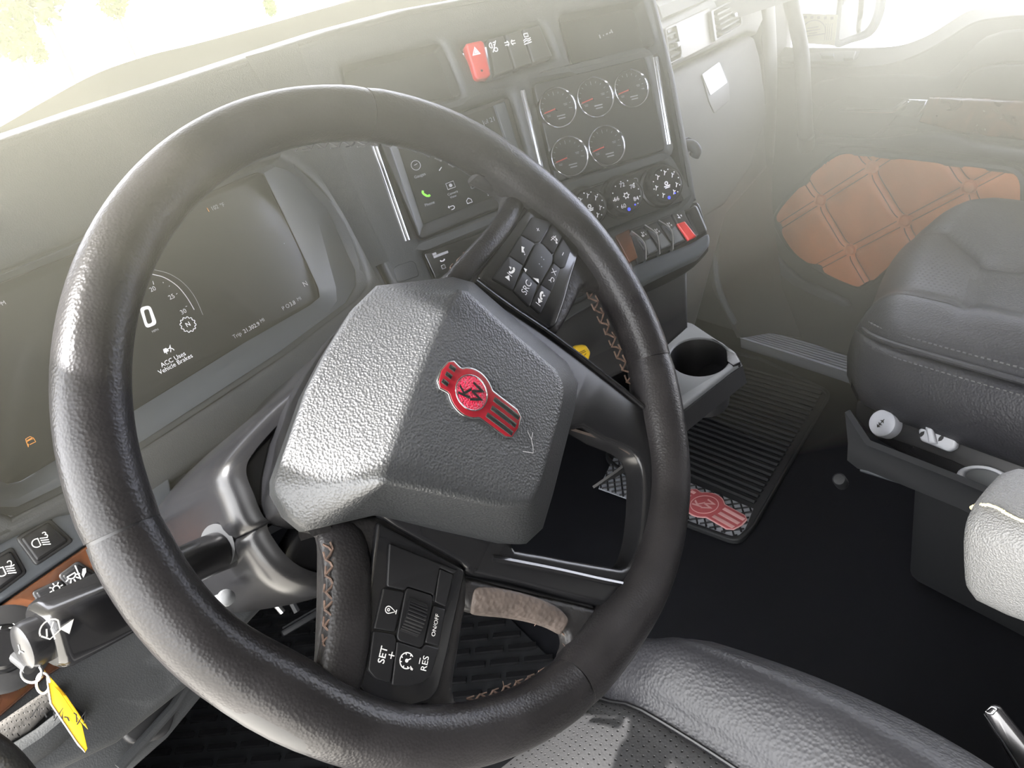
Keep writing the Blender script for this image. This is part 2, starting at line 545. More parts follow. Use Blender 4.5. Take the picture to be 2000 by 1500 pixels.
box('step_edge', (XL - .03, -.05, FZ - .02), .06, 1.34, .06, M['door'], wl_)
box('rear_pillar', (XL - .03, -.84, (ZR - .16) / 2), .06, .22, ZR + .16, M['roof'], wl_)
box('header', (XL - .03, 0, .60), .06, 1.46, .06, M['roof'], wl_)
PL_ = Plane((XL - .03, 0, 0), (1, 0, 0))
plate('sun_blocker', PL_, rnd([(.25, .19), (.51, .19), (.51, .32), (.45, .34), (.44, .43), (.25, .43)], .02), (), -.01, .01, .004, M['door_dark'], wl_)  # unseen panel added in the side opening to shade the driver seat
plate('front_pillar', PL_, [(.64, .58), (YH + .06, .58), (1.62, -.16), (.72, -.16)], (), -.03, .03, .005, M['roof'], wl_)
# passenger side wall behind and above the door
wr_ = thing('wall_right', 'dark passenger side cab wall', 'wall', (XR, 0, 0)); del wr_['category']; wr_['kind'] = 'structure'
box('rear_pillar', (XR + .04, -.42, (FZ + ZR) / 2), .06, 1.06, ZR - FZ, M['roof'], wr_)
box('header', (XR + .04, .50, .47), .06, .80, .10, M['roof'], wr_)
PR_ = Plane((XR + .04, 0, 0), (-1, 0, 0))
box('front_lower', (XR + .03, 1.44, -.62), .06, .36, .86, M['door'], wr_)
# ------------------------------------------------------------------ windshield
def wsh(x, t):   # t=0 cowl, t=1 header
    xc = (x - .57) / 1.05
    y0 = 1.36 - .30 * abs(xc) ** 2.2
    z0 = -.085
    return V((x, y0 + (YH - .12 * abs(xc) ** 2.2 - y0) * t, z0 + (ZH - z0) * t))
rows = [[wsh(XL - .05 + (XR - XL + .1) * i / 16, t) for i in range(17)] for t in (-.06, .25, .5, .75, 1.0)]
structure(loft('window_1', rows, M['glass'], thick=.004))
structure(loft('trim_1', [[wsh(XL - .05 + (XR - XL + .1) * i / 16, t) + V((0, -.004, 0)) for i in range(17)] for t in (.95, 1.0)] + [[wsh(XL - .05 + (XR - XL + .1) * i / 16, 1.0) + V((0, -.06, .02)) for i in range(17)]], M['roof'], thick=.01))
def on_glass(x, y):
    d = ray(x, y)
    lo, hi = .3, 3.0
    for _ in range(40):
        m_ = (lo + hi) / 2; p = d * m_
        t = (p.z + .085) / (ZH + .085)
        if p.y < wsh(p.x, t).y: lo = m_
        else: hi = m_
    return d * lo
# black printed band and wipers at the foot of the glass
band = cr([on_glass(*q) - V((0, .006, 0)) for q in px('-420,480 -120,312 0,247 95,192 190,142 290,108 380,86 520,48 640,14 760,-16 1000,-70 1240,-110 1440,-150')], 4, False)
structure(loft('trim_2', [[p for p in band], [p + V((0, .002, -.05)) for p in band], [p + V((0, .004, -.12)) for p in band]], M['rubber'], thick=.003))
# ------------------------------------------------------------------ outside
gd = loft('ground', [[V((x, y, -2.4)) for x in (-150, -40, 0, 40, 150)] for y in (-60, 0, 40, 140, 260)], M['ground'])
structure(gd)
# ------------------------------------------------------------------ steering wheel
WC = V((0.17203, 0.42394, -0.24203))
WN = V((0.26956, -0.82776, 0.49208)).normalized()
_t = Plane(WC, WN)
_v = _t.at(872, 737, .03) - _t.at(985, 822, .03)
W = Plane(WC, WN, u=_v.cross(WN))

def emblem(name, P, c, ang, r, h, m_edge, m_red, m_red2, m_letter, m_bar, parent):
    """The maker's badge: crown above, ringed circle with K over W, three bars running down."""
    ca, sa = math.cos(ang), math.sin(ang)
    T = lambda x, y: (c[0] + r * (ca * x - sa * y), c[1] + r * (sa * x + ca * y))
    def outl(g):
        pts = []
        pts += [(-.60 - g, .9), (-.66 - g, 1.25), (-.50, 1.42 + g), (0, 1.52 + g), (.50, 1.42 + g), (.66 + g, 1.25), (.60 + g, .9)]
        rr = 1.0 + g
        pts += [(rr * math.cos(R(a)), rr * math.sin(R(a))) for a in range(50, -46, -8)]
        pts += [(.66 + g, -.80), (.66 + g, -2.15), (.52, -2.40 - g), (0, -2.50 - g), (-.52, -2.40 - g), (-.66 - g, -2.15), (-.66 - g, -.80)]
        pts += [(rr * math.cos(R(a)), rr * math.sin(R(a))) for a in range(226, 128, -8)]
        return [T(*p) for p in pts]
    root = plate(name, P, outl(.07), (), h, h + .0014, .0004, m_edge, parent)
    plate('enamel', P, outl(0), (), h + .0012, h + .0017, .0002, m_red, root)
    ring = [T(.76 * math.cos(R(a)), .76 * math.sin(R(a))) for a in range(0, 360, 10)]
    ring2 = [T(.71 * math.cos(R(a)), .71 * math.sin(R(a))) for a in range(0, 360, 10)]
    plate('ring', P, ring, [ring2], h + .0014, h + .0021, .0002, m_edge, root)
    plate('disc', P, ring2, (), h + .0014, h + .0019, .0001, m_red2, root)
    for k in (-1, 0, 1):
        b = [T(x, y) for x, y in ((k * .40 - .11, -1.04 + .06 * abs(k)), (k * .40 + .11, -1.04 + .06 * abs(k)), (k * .40 + .11, -2.36), (k * .40 - .11, -2.36))]
        plate('bar', P, b, (), h + .0015, h + .0021, .0002, m_bar, root)
        b = [T(x, y) for x, y in ((k * .37 - .10, 1.03), (k * .37 + .10, 1.03), (k * .37 + .10, 1.33), (k * .37 - .10, 1.33))]
        plate('bar', P, b, (), h + .0015, h + .0021, .0002, m_bar, root)
    text('letter', P, T(-.16, .26), ang + R(14), .78 * r, 'K', m_letter, root, h + .0023, bold=.02)
    text('letter', P, T(.12, -.26), ang + R(14), .78 * r, 'W', m_letter, root, h + .0023, bold=.02)
    return root

sw = thing('steering_wheel', 'large black leather steering wheel with faceted hub pad and red badge', 'steering wheel', WC)
RM, RT = 0.2099, 0.0187
bm = bmesh.new()
tube_bm(bm, [W.w(RM * math.cos(2 * math.pi * i / 96), RM * math.sin(2 * math.pi * i / 96)) for i in range(96)], RT * .93, seg=16, closed=True, up=WN)
from_bm('rim_core', bm, M['panel'], sw)

def wang(x, y, h=.012):
    q = W.uv(x, y, h); return math.degrees(math.atan2(q[1], q[0])) % 360
seams = [wang(730, 222), wang(240, 1035), wang(1140, 1335), wang(1285, 695)]
swell = [wang(1040, 350), wang(560, 1380), wang(1290, 800), wang(1230, 1270)]
names = ['leather', 'leather', 'leather_rough', 'leather']
ss = sorted(seams)
for i in range(4):
    a0, a1 = ss[i], ss[(i + 1) % 4]
    if a1 < a0: a1 += 360
    n = max(8, int((a1 - a0) / 2.5))
    path, rad = [], []
    for k in range(n + 1):
        a = a0 + .18 + (a1 - a0 - .36) * k / n
        e = min(k, n - k)
        sw_ = sum(math.exp(-(((a - c + 180) % 360 - 180) / 11.0) ** 2) for c in swell)
        rad.append(RT * (.965 if e == 0 else 1.0) * (1 + .13 * sw_))
        path.append(W.w((RM - .0045 * sw_) * math.cos(R(a)), (RM - .0045 * sw_) * math.sin(R(a)), -.001 * sw_))
    bm = bmesh.new(); tube_bm(bm, path, rad, seg=28, up=WN)
    g = from_bm('grip', bm, M['leather'] if (a1 - a0) > 70 else M['leather_rough'], sw, angle=60)

# armature plate behind the hub and spokes
ppx('armature', W, cr(px('735,575 885,548 1000,640 1110,740 1120,800 1060,1020 985,1050 745,1000 620,1010 560,960 600,770'), 3), h0=-.055, h1=-.006, bev=.006, mat=M['satin'], parent=sw, hp=0)
lathe('hub_boss', W, [(.05, -.12), (.05, -.05), (.055, -.045)], c=W.uv(840, 800, -.05), mat=M['satin'], parent=sw)

# radio spoke (upper right)
sp = ppx('spoke', W, cr(px('930,335 985,372 990,395 975,430 945,468 905,508 868,545 900,600 985,610 1075,650 1100,640 1135,575 1150,560 1190,560 1180,480 1130,400 1050,330'), 4),
         h0=-.016, h1=.001, bev=.006, mat=M['leather_rough'], parent=sw)
bm = bmesh.new()
pth = cr([W.at(x, y, h) for x, y, h in ((1030, 350, -.006), (1012, 385, -.004), (990, 428, -.001), (957, 472, 0), (922, 510, 0), (880, 560, -.004))], 5, False)
tube_bm(bm, pth, [.013, .011] + [.0085] * (len(pth) - 4) + [.008, .008], seg=14, up=WN, flat=.8)
from_bm('spoke_roll', bm, M['leather'], sp, angle=60)
# cruise spoke (lower left)
sp2 = ppx('spoke', W, cr(px('600,1030 632,1045 636,1120 634,1220 630,1300 622,1335 590,1345 600,1390 700,1420 830,1425 915,1400 890,1350 905,1240 915,1120 840,1040 735,1005'), 4),
          h0=-.018, h1=.000, bev=.006, mat=M['leather_rough'], parent=sw)
bm = bmesh.new()
pth = cr([W.at(x, y, h) for x, y, h in ((660, 1030, -.008), (676, 1090, -.002), (680, 1180, .000), (672, 1270, .001), (652, 1340, .000), (610, 1372, -.002))], 5, False)
tube_bm(bm, pth, [.012, .0135] + [.0145] * (len(pth) - 5) + [.016, .018, .020], seg=18, up=WN, flat=.62)
from_bm('spoke_roll', bm, M['leather'], sp2, angle=60)
# loop spoke (right / bottom): gloss frame with an opening
lp = ppx('loop_frame', W, cr(px('926,548 985,585 1075,650 1180,730 1290,822 1312,858 1312,930 1302,1050 1288,1130 1262,1172 1215,1188 1120,1168 1010,1140 915,1118 900,1100 745,1010 760,960 900,800 900,650'), 4),
         holes=[cr(px('1120,838 1180,858 1232,880 1252,905 1258,950 1254,1030 1242,1085 1222,1108 1190,1106 1060,1082 1000,1060 1060,960'), 3)],
         h0=-.020, h1=.0025, bev=.004, mat=M['satin'], parent=sw)
bm = bmesh.new()
tube_bm(bm, [W.at(x, y, .003) for x, y in cr(px('928,550 990,596 1080,657 1180,733 1280,815 1303,850'), 5, False)], .0022, seg=8, up=WN)
from_bm('frame_lip', bm, M['gloss'], lp)
bm = bmesh.new()
tube_bm(bm, [W.at(x, y, .002) for x, y in cr(px('960,1090 1080,1113 1180,1135 1245,1146 1255,1138'), 5, False)], .0025, seg=8, up=WN)
from_bm('frame_lip', bm, M['gloss'], lp)
loft('opening_liner', [[W.at(x, y, h) for x, y in px('1105,832 1150,846 1195,860 1232,884')] for h in (-.001, -.012, -.030)], M['leather_soft'], lp, thick=.002)
# bottom-right leather web with its hole
wb = ppx('spoke_web', W, cr(px('905,1128 1010,1150 1120,1175 1215,1195 1262,1168 1278,1192 1240,1262 1185,1318 1145,1310 1108,1288 1114,1256 1104,1230 1060,1212 1000,1198 915,1190'), 4),
         h0=-.016, h1=-.001, bev=.005, mat=M['leather_rough'], parent=sw)
loft('thumb_rest', [[W.at(x, y, h) for x, y, h in r] for r in (
    [(925, 1142, .0015), (975, 1147, .0015), (1030, 1160, .0015), (1085, 1180, .0015), (1112, 1210, .0005)],
    [(918, 1160, .0005), (970, 1167, .0015), (1028, 1180, .0015), (1080, 1200, .001), (1105, 1222, 0)],
    [(915, 1188, -.003), (968, 1190, -.002), (1025, 1200, -.002), (1075, 1215, -.002), (1100, 1232, -.003)],
    [(912, 1196, -.012), (966, 1198, -.012), (1022, 1206, -.012), (1072, 1220, -.012), (1096, 1238, -.012)])],
    M['leather_soft'], sw, sub=2, thick=.003)

# hub pad
outl = px('885,541 925,552 1005,622 1108,708 1129,748 1122,800 1080,965 1060,1032 1028,1062 985,1060 860,1032 745,1003 602,1036 568,1008 541,958 541,928 600,760 640,682 690,602 735,558')
fac = px('893,566 913,570 990,640 1085,722 1100,750 1098,790 1055,945 1036,983 1000,988 960,985 850,962 760,944 752,942 748,939 746,935 747,928 790,805 818,730 850,652 884,580')
def refine(pts, n=3):
    o = []
    for i in range(len(pts)):
        a, b = V(pts[i]), V(pts[(i + 1) % len(pts)])
        for k in range(n): o.append(a.lerp(b, k / n))
    return o
outl, fac = refine(cr(outl, 1), 2), refine(cr(fac, 1), 2)
bm = bmesh.new()
HO, HF = .010, .052
ctr = V((920, 800))
def ringv(pts, h, sc=1.0):
    return [bm.verts.new(W.at(p[0], p[1], h)) for p in pts]
cu, cv_ = W.uv(860, 810, 0)
def shrink(pts, h, k):
    r = []
    for p in pts:
        q = W.uv(p[0], p[1], HO); q = V((cu, cv_)) + (q - V((cu, cv_))) * k
        r.append(bm.verts.new(W.w(q[0], q[1], h)))
    return r
rings = [shrink(outl, -.026, .93), shrink(outl, -.010, .975), shrink(outl, .003, .995), ringv(outl, HO)]
for t in (.05, .35, .65, .93):
    rings.append([bm.verts.new(W.at(*(V(a).lerp(V(b), t)), HO + (HF - HO) * t)) for a, b in zip(outl, fac)])
rings.append(ringv(fac, HF))
for a, b in zip(rings, rings[1:]):
    n = len(a)
    for k in range(n): bm.faces.new((a[k], a[(k + 1) % n], b[(k + 1) % n], b[k]))
bm.faces.new(rings[0][::-1])
# the centre facet as a fan through two inner rings so it shades evenly
cuv = W.uv(930, 790, HF)
inner = []
for t in (.94, .5):
    inner.append([bm.verts.new(W.w(*(cuv + (W.uv(p[0], p[1], HF) - cuv) * t), HF + .0006)) for p in fac])
n = len(fac)
for a, b in zip([rings[-1]] + inner, inner):
    for k in range(n): bm.faces.new((a[k], a[(k + 1) % n], b[(k + 1) % n], b[k]))
cvx = bm.verts.new(W.w(cuv[0], cuv[1], HF + .0008))
for k in range(n): bm.faces.new((b[k], b[(k + 1) % n], cvx))
pad = from_bm('hub_pad', bm, M['airbag'], sw, angle=180)
pad['label'] = 'grained charcoal hub pad with sloping facets'
# scratch near the badge
icon('scratch', W, W.uv(1038, 866, HF), R(-30), .011, [[(-.9, -.1), (-.3, -.5), (-.1, -.2), (.05, .2), (.1, .75)], [(.05, .2), (.4, .5)]], M['grey_print'], sw, h=HF + .0011, w=.035)
# badge
c0 = W.uv(917, 769, HF)
re = (W.uv(940, 736, HF) - c0).length
M['enamel'] = mat('red_enamel', (.17, .008, .014), .18, coat=.6, bump=[('noise', 100, .02, .0002)])
M['enamel2'] = mat('red_sparkle', (.34, .006, .03), .3, bump=[('grain', 900, .9, .0012)], coat=.5)
M['dark_chrome'] = mat('dark_chrome', (.12, .125, .12), .15, .9, bump=[('noise', 100, .02, .0002)])
ebm = emblem('badge', W, c0, 0, re, HF + .0006, M['chrome'], M['enamel'], M['enamel2'], M['dark_chrome'], M['dark_chrome'], sw)
ebm['label'] = 'red and chrome winged badge with K and W'

# ------- button pods
def quad(name, pts, mat_, parent, h0, h1, r=.0012, bev=.0006):
    o = W.uvs(pts, h1)
    o = rnd(o, r)
    return plate(name, W, o, (), h0, h1, bev, mat_, parent)
def c1(s): return [(880 + x * .16, 380 + y * .16) for x, y in px(s)]
def c2(s): return [(680 + x * .26, 1010 + y * .26) for x, y in px(s)]
M['btn'] = mat('button_black', (.011, .011, .012), .42, spec=.3, bump=[('noise', 300, .03, .0002)])
pod = ppx('button_pod', W, rnd([V(p) for p in c1('330,1010 905,235 960,165 1060,115 1160,125 1300,205 1430,350 1540,560 1575,680 1560,770 1480,1000 1400,1290 1290,1600 1210,1640 700,1290')], 8),
          h0=-.004, h1=.0045, bev=.0018, mat=M['gloss'], parent=sw)
pod['label'] = 'radio and phone button pod on the upper spoke'
for s in ('870,480 1000,270 1235,340 1110,565 1030,585', '1245,360 1365,510 1260,720 1115,580', '860,495 1030,595 890,855 715,740',
          '710,750 885,865 765,1165 520,1020', '1370,530 1470,680 1400,885 1345,895 1265,825 1265,740', '1260,835 1345,905 1235,1180 1112,1095',
          '890,925 1065,1100 970,1370 775,1165', '1105,1100 1230,1185 1100,1450 980,1340'):
    quad('button', c1(s), M['btn'], pod, .0043, .0062)
quad('joystick_pad', c1('1040,595 1108,585 1255,742 1245,828 1098,1085 1043,1058 893,918'), M['btn'], pod, .0043, .0068, r=.003)
uvd = lambda x, y, h=.0062: W.uv(x, y, h)
def ang_px(x0, y0, x1, y1, h=.006):
    d = W.uv(x1, y1, h) - W.uv(x0, y0, h); return math.atan2(d[1], d[0])
def i1(x, y): return W.uv(880 + x * .16, 380 + y * .16, .0064)
aT = ang_px(880 + 900 * .16, 380 + 1200 * .16, 880 + 960 * .16, 380 + 1075 * .16)
sc = (i1(960, 1075) - i1(900, 1200)).length
K = .0066
text('lettering', W, i1(928, 1135), aT, sc * .70, 'SRC', M['white'], pod, K)
plus = [[(-1, 0), (1, 0)], [(0, -1), (0, 1)]]
icon('symbol', W, i1(1065, 428), aT, sc * .15, plus, M['white'], pod, K, .35)
icon('symbol', W, i1(1370, 725), aT, sc * .16, [[(-1, 0), (1, 0)]], M['white'], pod, K, .35)
handset = [(-1, .1), (-.85, -.3), (-.35, -.55), (.35, -.55), (.85, -.3), (1, .1), (.6, .25), (.4, -.1), (-.4, -.1), (-.6, .25)]
icon('symbol', W, i1(745, 925), aT + R(-15), sc * .36, [], M['white'], pod, K, polys=[handset, [(-.15, .2), (.45, .45), (.1, .9)]])
icon('symbol', W, i1(705, 1005), aT, sc * .22, [[(1, -1), (1, 1)]], M['white'], pod, K, .25, [[(-1, -1), (.7, 0), (-1, 1)]])
icon('symbol', W, i1(1115, 1235), aT + R(15), sc * .36, [], M['white'], pod, K, polys=[[(x, -y) for x, y in handset], [(-.1, -.2), (.45, -.25), (.3, -.8)]])
icon('symbol', W, i1(1080, 1310), aT, sc * .22, [[(-1, -1), (-1, 1)]], M['white'], pod, K, .25, [[(1, -1), (-.7, 0), (1, 1)]])
icon('symbol', W, i1(1260, 945), aT + R(10), sc * .2, [[(-1, -1), (1, 1)], [(-1, 1), (1, -1)]], M['white'], pod, K, .22)
icon('symbol', W, i1(1225, 1030), aT, sc * .25, [[(-1, -.5), (-.4, 0), (-1, .5)][::-1], [(-.9, .0)] + arc(.3, -.5, .5, 90, -90, 8) + [(-.3, -1)]], M['white'], pod, K, .22)
icon('symbol', W, i1(890, 680), aT, sc * .3, [[(-1, -.7), (-.6, -.7)]], M['white'], pod, K, .25, [[(-.9, .2), (.5, .9), (.9, .1), (.1, .1), (-.5, -.6), (-.6, -.2)]])
icon('symbol', W, i1(1262, 540), aT, sc * .34, [[(-1, .5), (1, -.1)], [(-.2, -.9), (-.2, .7), (.5, .3), (.5, -.6)]], M['white'], pod, K, .16,
     [[(p[0] * .28 - .4, p[1] * .28 - .9) for p in arc(0, 0, 1, 0, 350, 10)], [(p[0] * .28 + .28, p[1] * .28 - .6) for p in arc(0, 0, 1, 0, 350, 10)]])
for q in ('895,895 935,915 915,950', '1005,1015 1075,1030 1080,1085'):
    p = [W.uv(x, y, .0071) for x, y in c1(q)]
    bm = bmesh.new(); poly_bm(bm, W, p, .0071)
    from_bm('symbol', bm, M['white'], pod, smooth=False)
for x, y in ((1103, 770), (1130, 797), (1076, 852), (1104, 885)):
    icon('symbol', W, i1(x, y), aT, sc * .05, [], M['grey_print'], pod, .0072, polys=[arc(0, 0, 1, 0, 330, 8)])

pod2 = ppx('button_pod', W, rnd([V(p) for p in c2('222,30 165,500 55,1140 65,1250 135,1375 260,1440 450,1440 615,1385 690,1290 760,1000 882,420 870,385')], 9),
           h0=-.004, h1=.0040, bev=.002, mat=M['gloss'], parent=sw)
pod2['label'] = 'cruise control button pod on the lower spoke'
for s in ('312,195 835,402 790,425 690,380 640,640 640,580 450,522 428,550 295,520', '690,385 793,432 738,675 652,636', '268,530 425,562 355,862 195,838',
          '642,665 736,690 686,972 580,942', '190,855 352,880 365,930 320,1250 205,1215 152,1150', '368,932 552,992 580,955 688,985 625,1190 560,1245 460,1275 330,1262'):
    quad('button', c2(s), M['btn'], pod2, .0036, .0060, bev=.0009)
rh = quad('roller_housing', c2('450,530 636,590 634,655 560,985 365,922 432,562'), M['btn'], pod2, .0036, .0064, r=.003)
i2 = lambda x, y: W.uv(680 + x * .26, 1010 + y * .26, .0062)
rd = i2(520, 640) - i2(455, 860)
rc = (i2(520, 640) + i2(455, 860)) / 2; rdn = rd.normalized(); rp_ = V((-rdn[1], rdn[0]))
bm = bmesh.new()
for k in range(-6, 7):
    a = k * R(12)
    c = rc + rdn * (rd.length * .55 * math.sin(a))
    h = .004 + .006 * math.cos(a)
    tube_bm(bm, [W.w(*(c + rp_ * .0062), h), W.w(*(c - rp_ * .0062), h)], .0011, seg=6)
from_bm('roller', bm, M['satin'], pod2)
aB = ang_px(680 + 640 * .26, 1010 + 890 * .26, 680 + 672 * .26, 1010 + 735 * .26)
sB = (i2(672, 735) - i2(640, 890)).length
K = .0062
text('lettering', W, i2(656, 812), aB, sB * .30, 'ON/OFF', M['white'], pod2, K)
text('lettering', W, i2(262, 1035), aB, sB * .50, 'SET', M['white'], pod2, K, bold=.01)
text('lettering', W, i2(578, 1100), aB, sB * .46, 'RES', M['white'], pod2, K)
icon('symbol', W, i2(326, 1038), aB, sB * .16, plus, M['white'], pod2, K, .3)
icon('symbol', W, i2(538, 1080), aB, sB * .14, [[(-1, 0), (1, 0)]], M['white'], pod2, K, .3)
icon('symbol', W, i2(440, 1078), aB, sB * .40, [arc(0, 0, .9, -50, 220, 18), [(0, 0), (.35, -.5)], [(-.9, -1.0), (-.5, -.65)]] + [[(.65 * math.cos(R(a)), .65 * math.sin(R(a))), (.85 * math.cos(R(a)), .85 * math.sin(R(a)))] for a in (-30, 20, 70, 110, 160, 205)],
     M['white'], pod2, K, .13, [arc(0, 0, .22, 0, 340, 10), [(-.9, -.75), (-.45, -.6), (-.75, -1.1)]])
icon('symbol', W, i2(318, 700), aB, sB * .30, [arc(0, .35, .55, -35, 215, 14), [(.45, 0), (0, -.9), (-.45, 0)], [(-.35, -1.05), (.35, -1.05)], arc(0, .35, .2, 0, 360, 8)], M['white'], pod2, K, .14)

# ------- stitching
def stitch(name, pts, step, w, th, mat_, h=.0, zig=True, seed=1):
    rn = random.Random(seed)
    pth = cr([W.at(*q) if len(q) == 3 else W.at(q[0], q[1], h) for q in pts], 8, False)
    bm = bmesh.new(); acc = 0; last = pth[0]; side = 1
    Ls = []
    for a, b in zip(pth, pth[1:]):
        seg = (b - a).length; d = 0
        while acc + seg - d >= step:
            d += step - acc; acc = 0
            Ls.append((a.lerp(b, min(1, d / seg)), (b - a).normalized()))
        acc += seg - d
    for k in range(len(Ls) - 1):
        p, t = Ls[k]; q, _ = Ls[k + 1]
        s = WN.cross(t).normalized()
        j = lambda: V((rn.uniform(-1, 1), rn.uniform(-1, 1), rn.uniform(-1, 1))) * th * .7
        e1 = s * w * (1 if k % 2 else -1); e2 = -e1
        tube_bm(bm, [p + e1 + j(), (p + q) / 2 + WN * th * .8 + j(), q + e2 + j()], th, seg=5)
        tube_bm(bm, [p - e1 + j(), q - e1 + j()], th * .8, seg=5)
        if rn.random() < .12:
            tube_bm(bm, [p + e1, p + e1 * 2 + j() * 2, p + e1 * 2.6 + j() * 4], th * .35, seg=4)
    o = from_bm(name, bm, mat_, sw)
    return kind(o, 'stuff')
stitch('stitching', px('1143,545 1158,585 1185,640 1208,690 1228,735 1232,765'), .0055, .0042, .00085, M['thread'], h=-.010, seed=2)
stitch('stitching', px('636,1045 643,1090 642,1160 640,1230 638,1290 634,1325'), .0045, .0024, .0008, M['thread'], h=.004, seed=3)
stitch('stitching', px('560,290 640,283 722,279 790,285 850,305 910,330 955,345 985,372 988,400'), .0055, .0022, .0007, M['thread_grey'], h=-.010, seed=4)
stitch('stitching', px('940,345 975,352 990,375 986,405 965,440 935,473 900,508 872,538'), .0048, .0018, .0007, M['thread'], h=-.008, seed=5)
stitch('stitching', px('918,1190 968,1192 1025,1203 1075,1217 1103,1234 1112,1256 1096,1285 1050,1318 985,1346 905,1372'), .0048, .0016, .0007, M['thread'], h=-.006, seed=6)
# ------------------------------------------------------------------ dashboard
CL = Plane(WC - WN * .26, nrm(18, 20))
FA = CL.off(.035)
jp = FA.at(722, 480)
ST = Plane(jp, nrm(-15, 18))
sdir = FA.n.cross(ST.n).normalized()
if sdir.z < 0: sdir = -sdir
dash = thing('dashboard', 'wide charcoal truck dashboard with angled centre stack', 'dashboard', (.3, .9, -.3))
top_px = px('-220,372 -120,322 0,272 150,220 320,165 440,125')
fa_top = [FA.at(*q) for q in top_px]
# seam runs up to where the top edge meets it
def to_px(p):
    c = CAMR.transposed() @ p
    return 1000 + F_PX * c[0] / c[2], 750 + F_PX * c[1] / c[2]
s_top = jp
for k in range(600):
    q = to_px(jp + sdir * (k * .0005))
    s_top = jp + sdir * (k * .0005)
    if q[1] < 112 - (q[0] - 480) * .327: break
s_bot = jp - sdir * .20
FAuv = lambda p: V(((p - FA.p).dot(FA.u), (p - FA.p).dot(FA.v)))
STuv = lambda p: V(((p - ST.p).dot(ST.u), (p - ST.p).dot(ST.v)))
hole = cr(px('552,303 612,345 660,405 700,480 721,540 712,568 690,590'), 4, False) + [V(q) for q in px('560,690 430,778 276,877 115,965 25,1010 -30,985 -80,900 -190,640 -170,610 0,528 140,470 400,352')]
hole_uv = [FA.uv(q[0], q[1], 0) for q in hole]
fa_out = [FAuv(p) for p in fa_top] + [FAuv(s_top), FAuv(s_bot)] + [FA.uv(*q) for q in px('560,800 400,900 280,985 115,1010 30,1050 -120,1130 -330,1000')]
fas = plate('fascia', FA, fa_out, [hole_uv], -.03, 0, .008, M['dash'], dash, seg=4)
st_out_px = px('1262,-75 1285,-10 1300,50 1322,140 1346,270 1366,390 1345,405 1240,530 1095,602 900,680')
st_top = [STuv(s_top)] + [ST.uv(*q) for q in px('640,60 800,17 960,-12 1130,-45')]
st_out = st_top + [ST.uv(*q) for q in st_out_px] + [STuv(s_bot)]
cub1 = rnd(ST.uvs(px('668,128 858,84 900,186 690,214')), .006)
cub2 = rnd(ST.uvs(px('1094,30 1256,-2 1280,86 1120,126')), .006)
swb = rnd(ST.uvs(px('898,88 1056,47 1084,112 948,158')), .005)
inf = rnd(ST.uvs(px('737,272 996,182 1034,318 1010,395 820,472')), .006)
gau = rnd(ST.uvs(px('1041,164 1260,111 1300,292 1085,356')), .006)
cli = rnd(ST.uvs(px('1112,378 1298,316 1340,392 1190,449 1150,470')), .005)
rad_ = rnd(ST.uvs(px('826,494 1010,428 1040,478 850,548')), .005)
stk = plate('centre_stack', ST, st_out, [cub1, cub2, swb, inf, gau, cli, rad_], -.035, 0, .010, M['dash'], dash, seg=4)
# rounded right return of the stack and its hidden side
P3 = [ST.at(*q) for q in px('1262,-75 1285,-10 1300,50 1322,140 1346,270 1366,390')]
loft('stack_side', [[p + V((-.004, .01, 0)) for p in P3], [p + V((.012, .06, 0)) for p in P3], [p + V((.02, .34, .0)) for p in P3]], M['dash'], dash, thick=.004)
# soft fillet where the brow turns into the stack
fr = []
L0 = (s_top - jp).length
for k in range(13):
    t = -.02 + (L0 + .019) * k / 12
    c = jp + sdir * t
    w_ = .010 + .10 * max(0, t - .03)
    a = c - FA.u * w_; b = c + ST.u * w_
    fr.append([a.lerp(c, i / 4).lerp(c.lerp(b, i / 4), i / 4) + (FA.n + ST.n) * .0006 for i in range(5)])
loft('crease_fillet', fr, M['dash'], dash, angle=180)
# soft top running from the lip forward to the glass
lip = [FA.at(*q) for q in px('-420,470')] + fa_top + [s_top] + [ST.at(*q) for q in px('640,60 800,17 960,-12 1130,-45 1262,-75')]
row0 = [p + V((0, .016, -.004)) for p in lip]
row1 = [p + V((0, .05, .001)) for p in lip]
row2 = []
for p in lip:
    q = wsh(p.x, -.02); row2.append(V((p.x, q.y - .02, q.z - .012)))
tube('lip_roll', [p + V((0, .008, -.0085)) for p in lip], .0088, M['dash_soft'], dash, seg=14)
loft('soft_top', [row0, row1, [a.lerp(b, .5) for a, b in zip(row1, row2)], row2], M['dash_soft'], dash, thick=.006)
# cluster recess liner and slate bezel
scr = px('515,338 565,440 622,562 625,580 606,596 480,668 266,800 115,895 40,940 14,946 -18,932 -45,890 -150,640 -140,610 0,552 140,497 400,378 500,336')
O_px = px('555,312 648,450 655,560 690,596 668,622 500,730 276,872 115,958 35,1000 -5,1002 -50,970 -80,905 -190,640 -170,610 0,533 140,476 400,356 540,300')
A_ = [FA.at(x, y, -.018) for x, y in px('552,318 618,420 656,560 658,588 640,612 500,700 276,845 115,932 35,974 -2,978 -40,950 -72,900 -180,640 -165,610 0,538 140,482 400,362 530,308')]
Hh = [FA.at(x, y, -.004) for x, y in px('556,303 660,405 718,520 720,550 700,582 560,690 276,877 115,965 28,1008 -20,1000 -55,960 -85,905 -192,640 -172,610 0,526 140,468 400,350 548,300')]
Mid = [FA.at(x, y, -.020) for x, y in px('552,312 636,410 690,530 690,560 672,592 540,690 276,862 115,950 32,990 -10,990 -48,955 -78,902 -186,640 -168,610 0,532 140,475 400,356 540,304')]
B_ = [CL.at(x, y, .001) for x, y in scr]
loft('cluster_hood', [Hh, Mid], M['dash'], dash, close_u=True, cap=False)
loft('cluster_bezel', [[p + FA.n * .003 for p in Mid], A_, B_], M['bezel'], dash, close_u=True, cap=False)
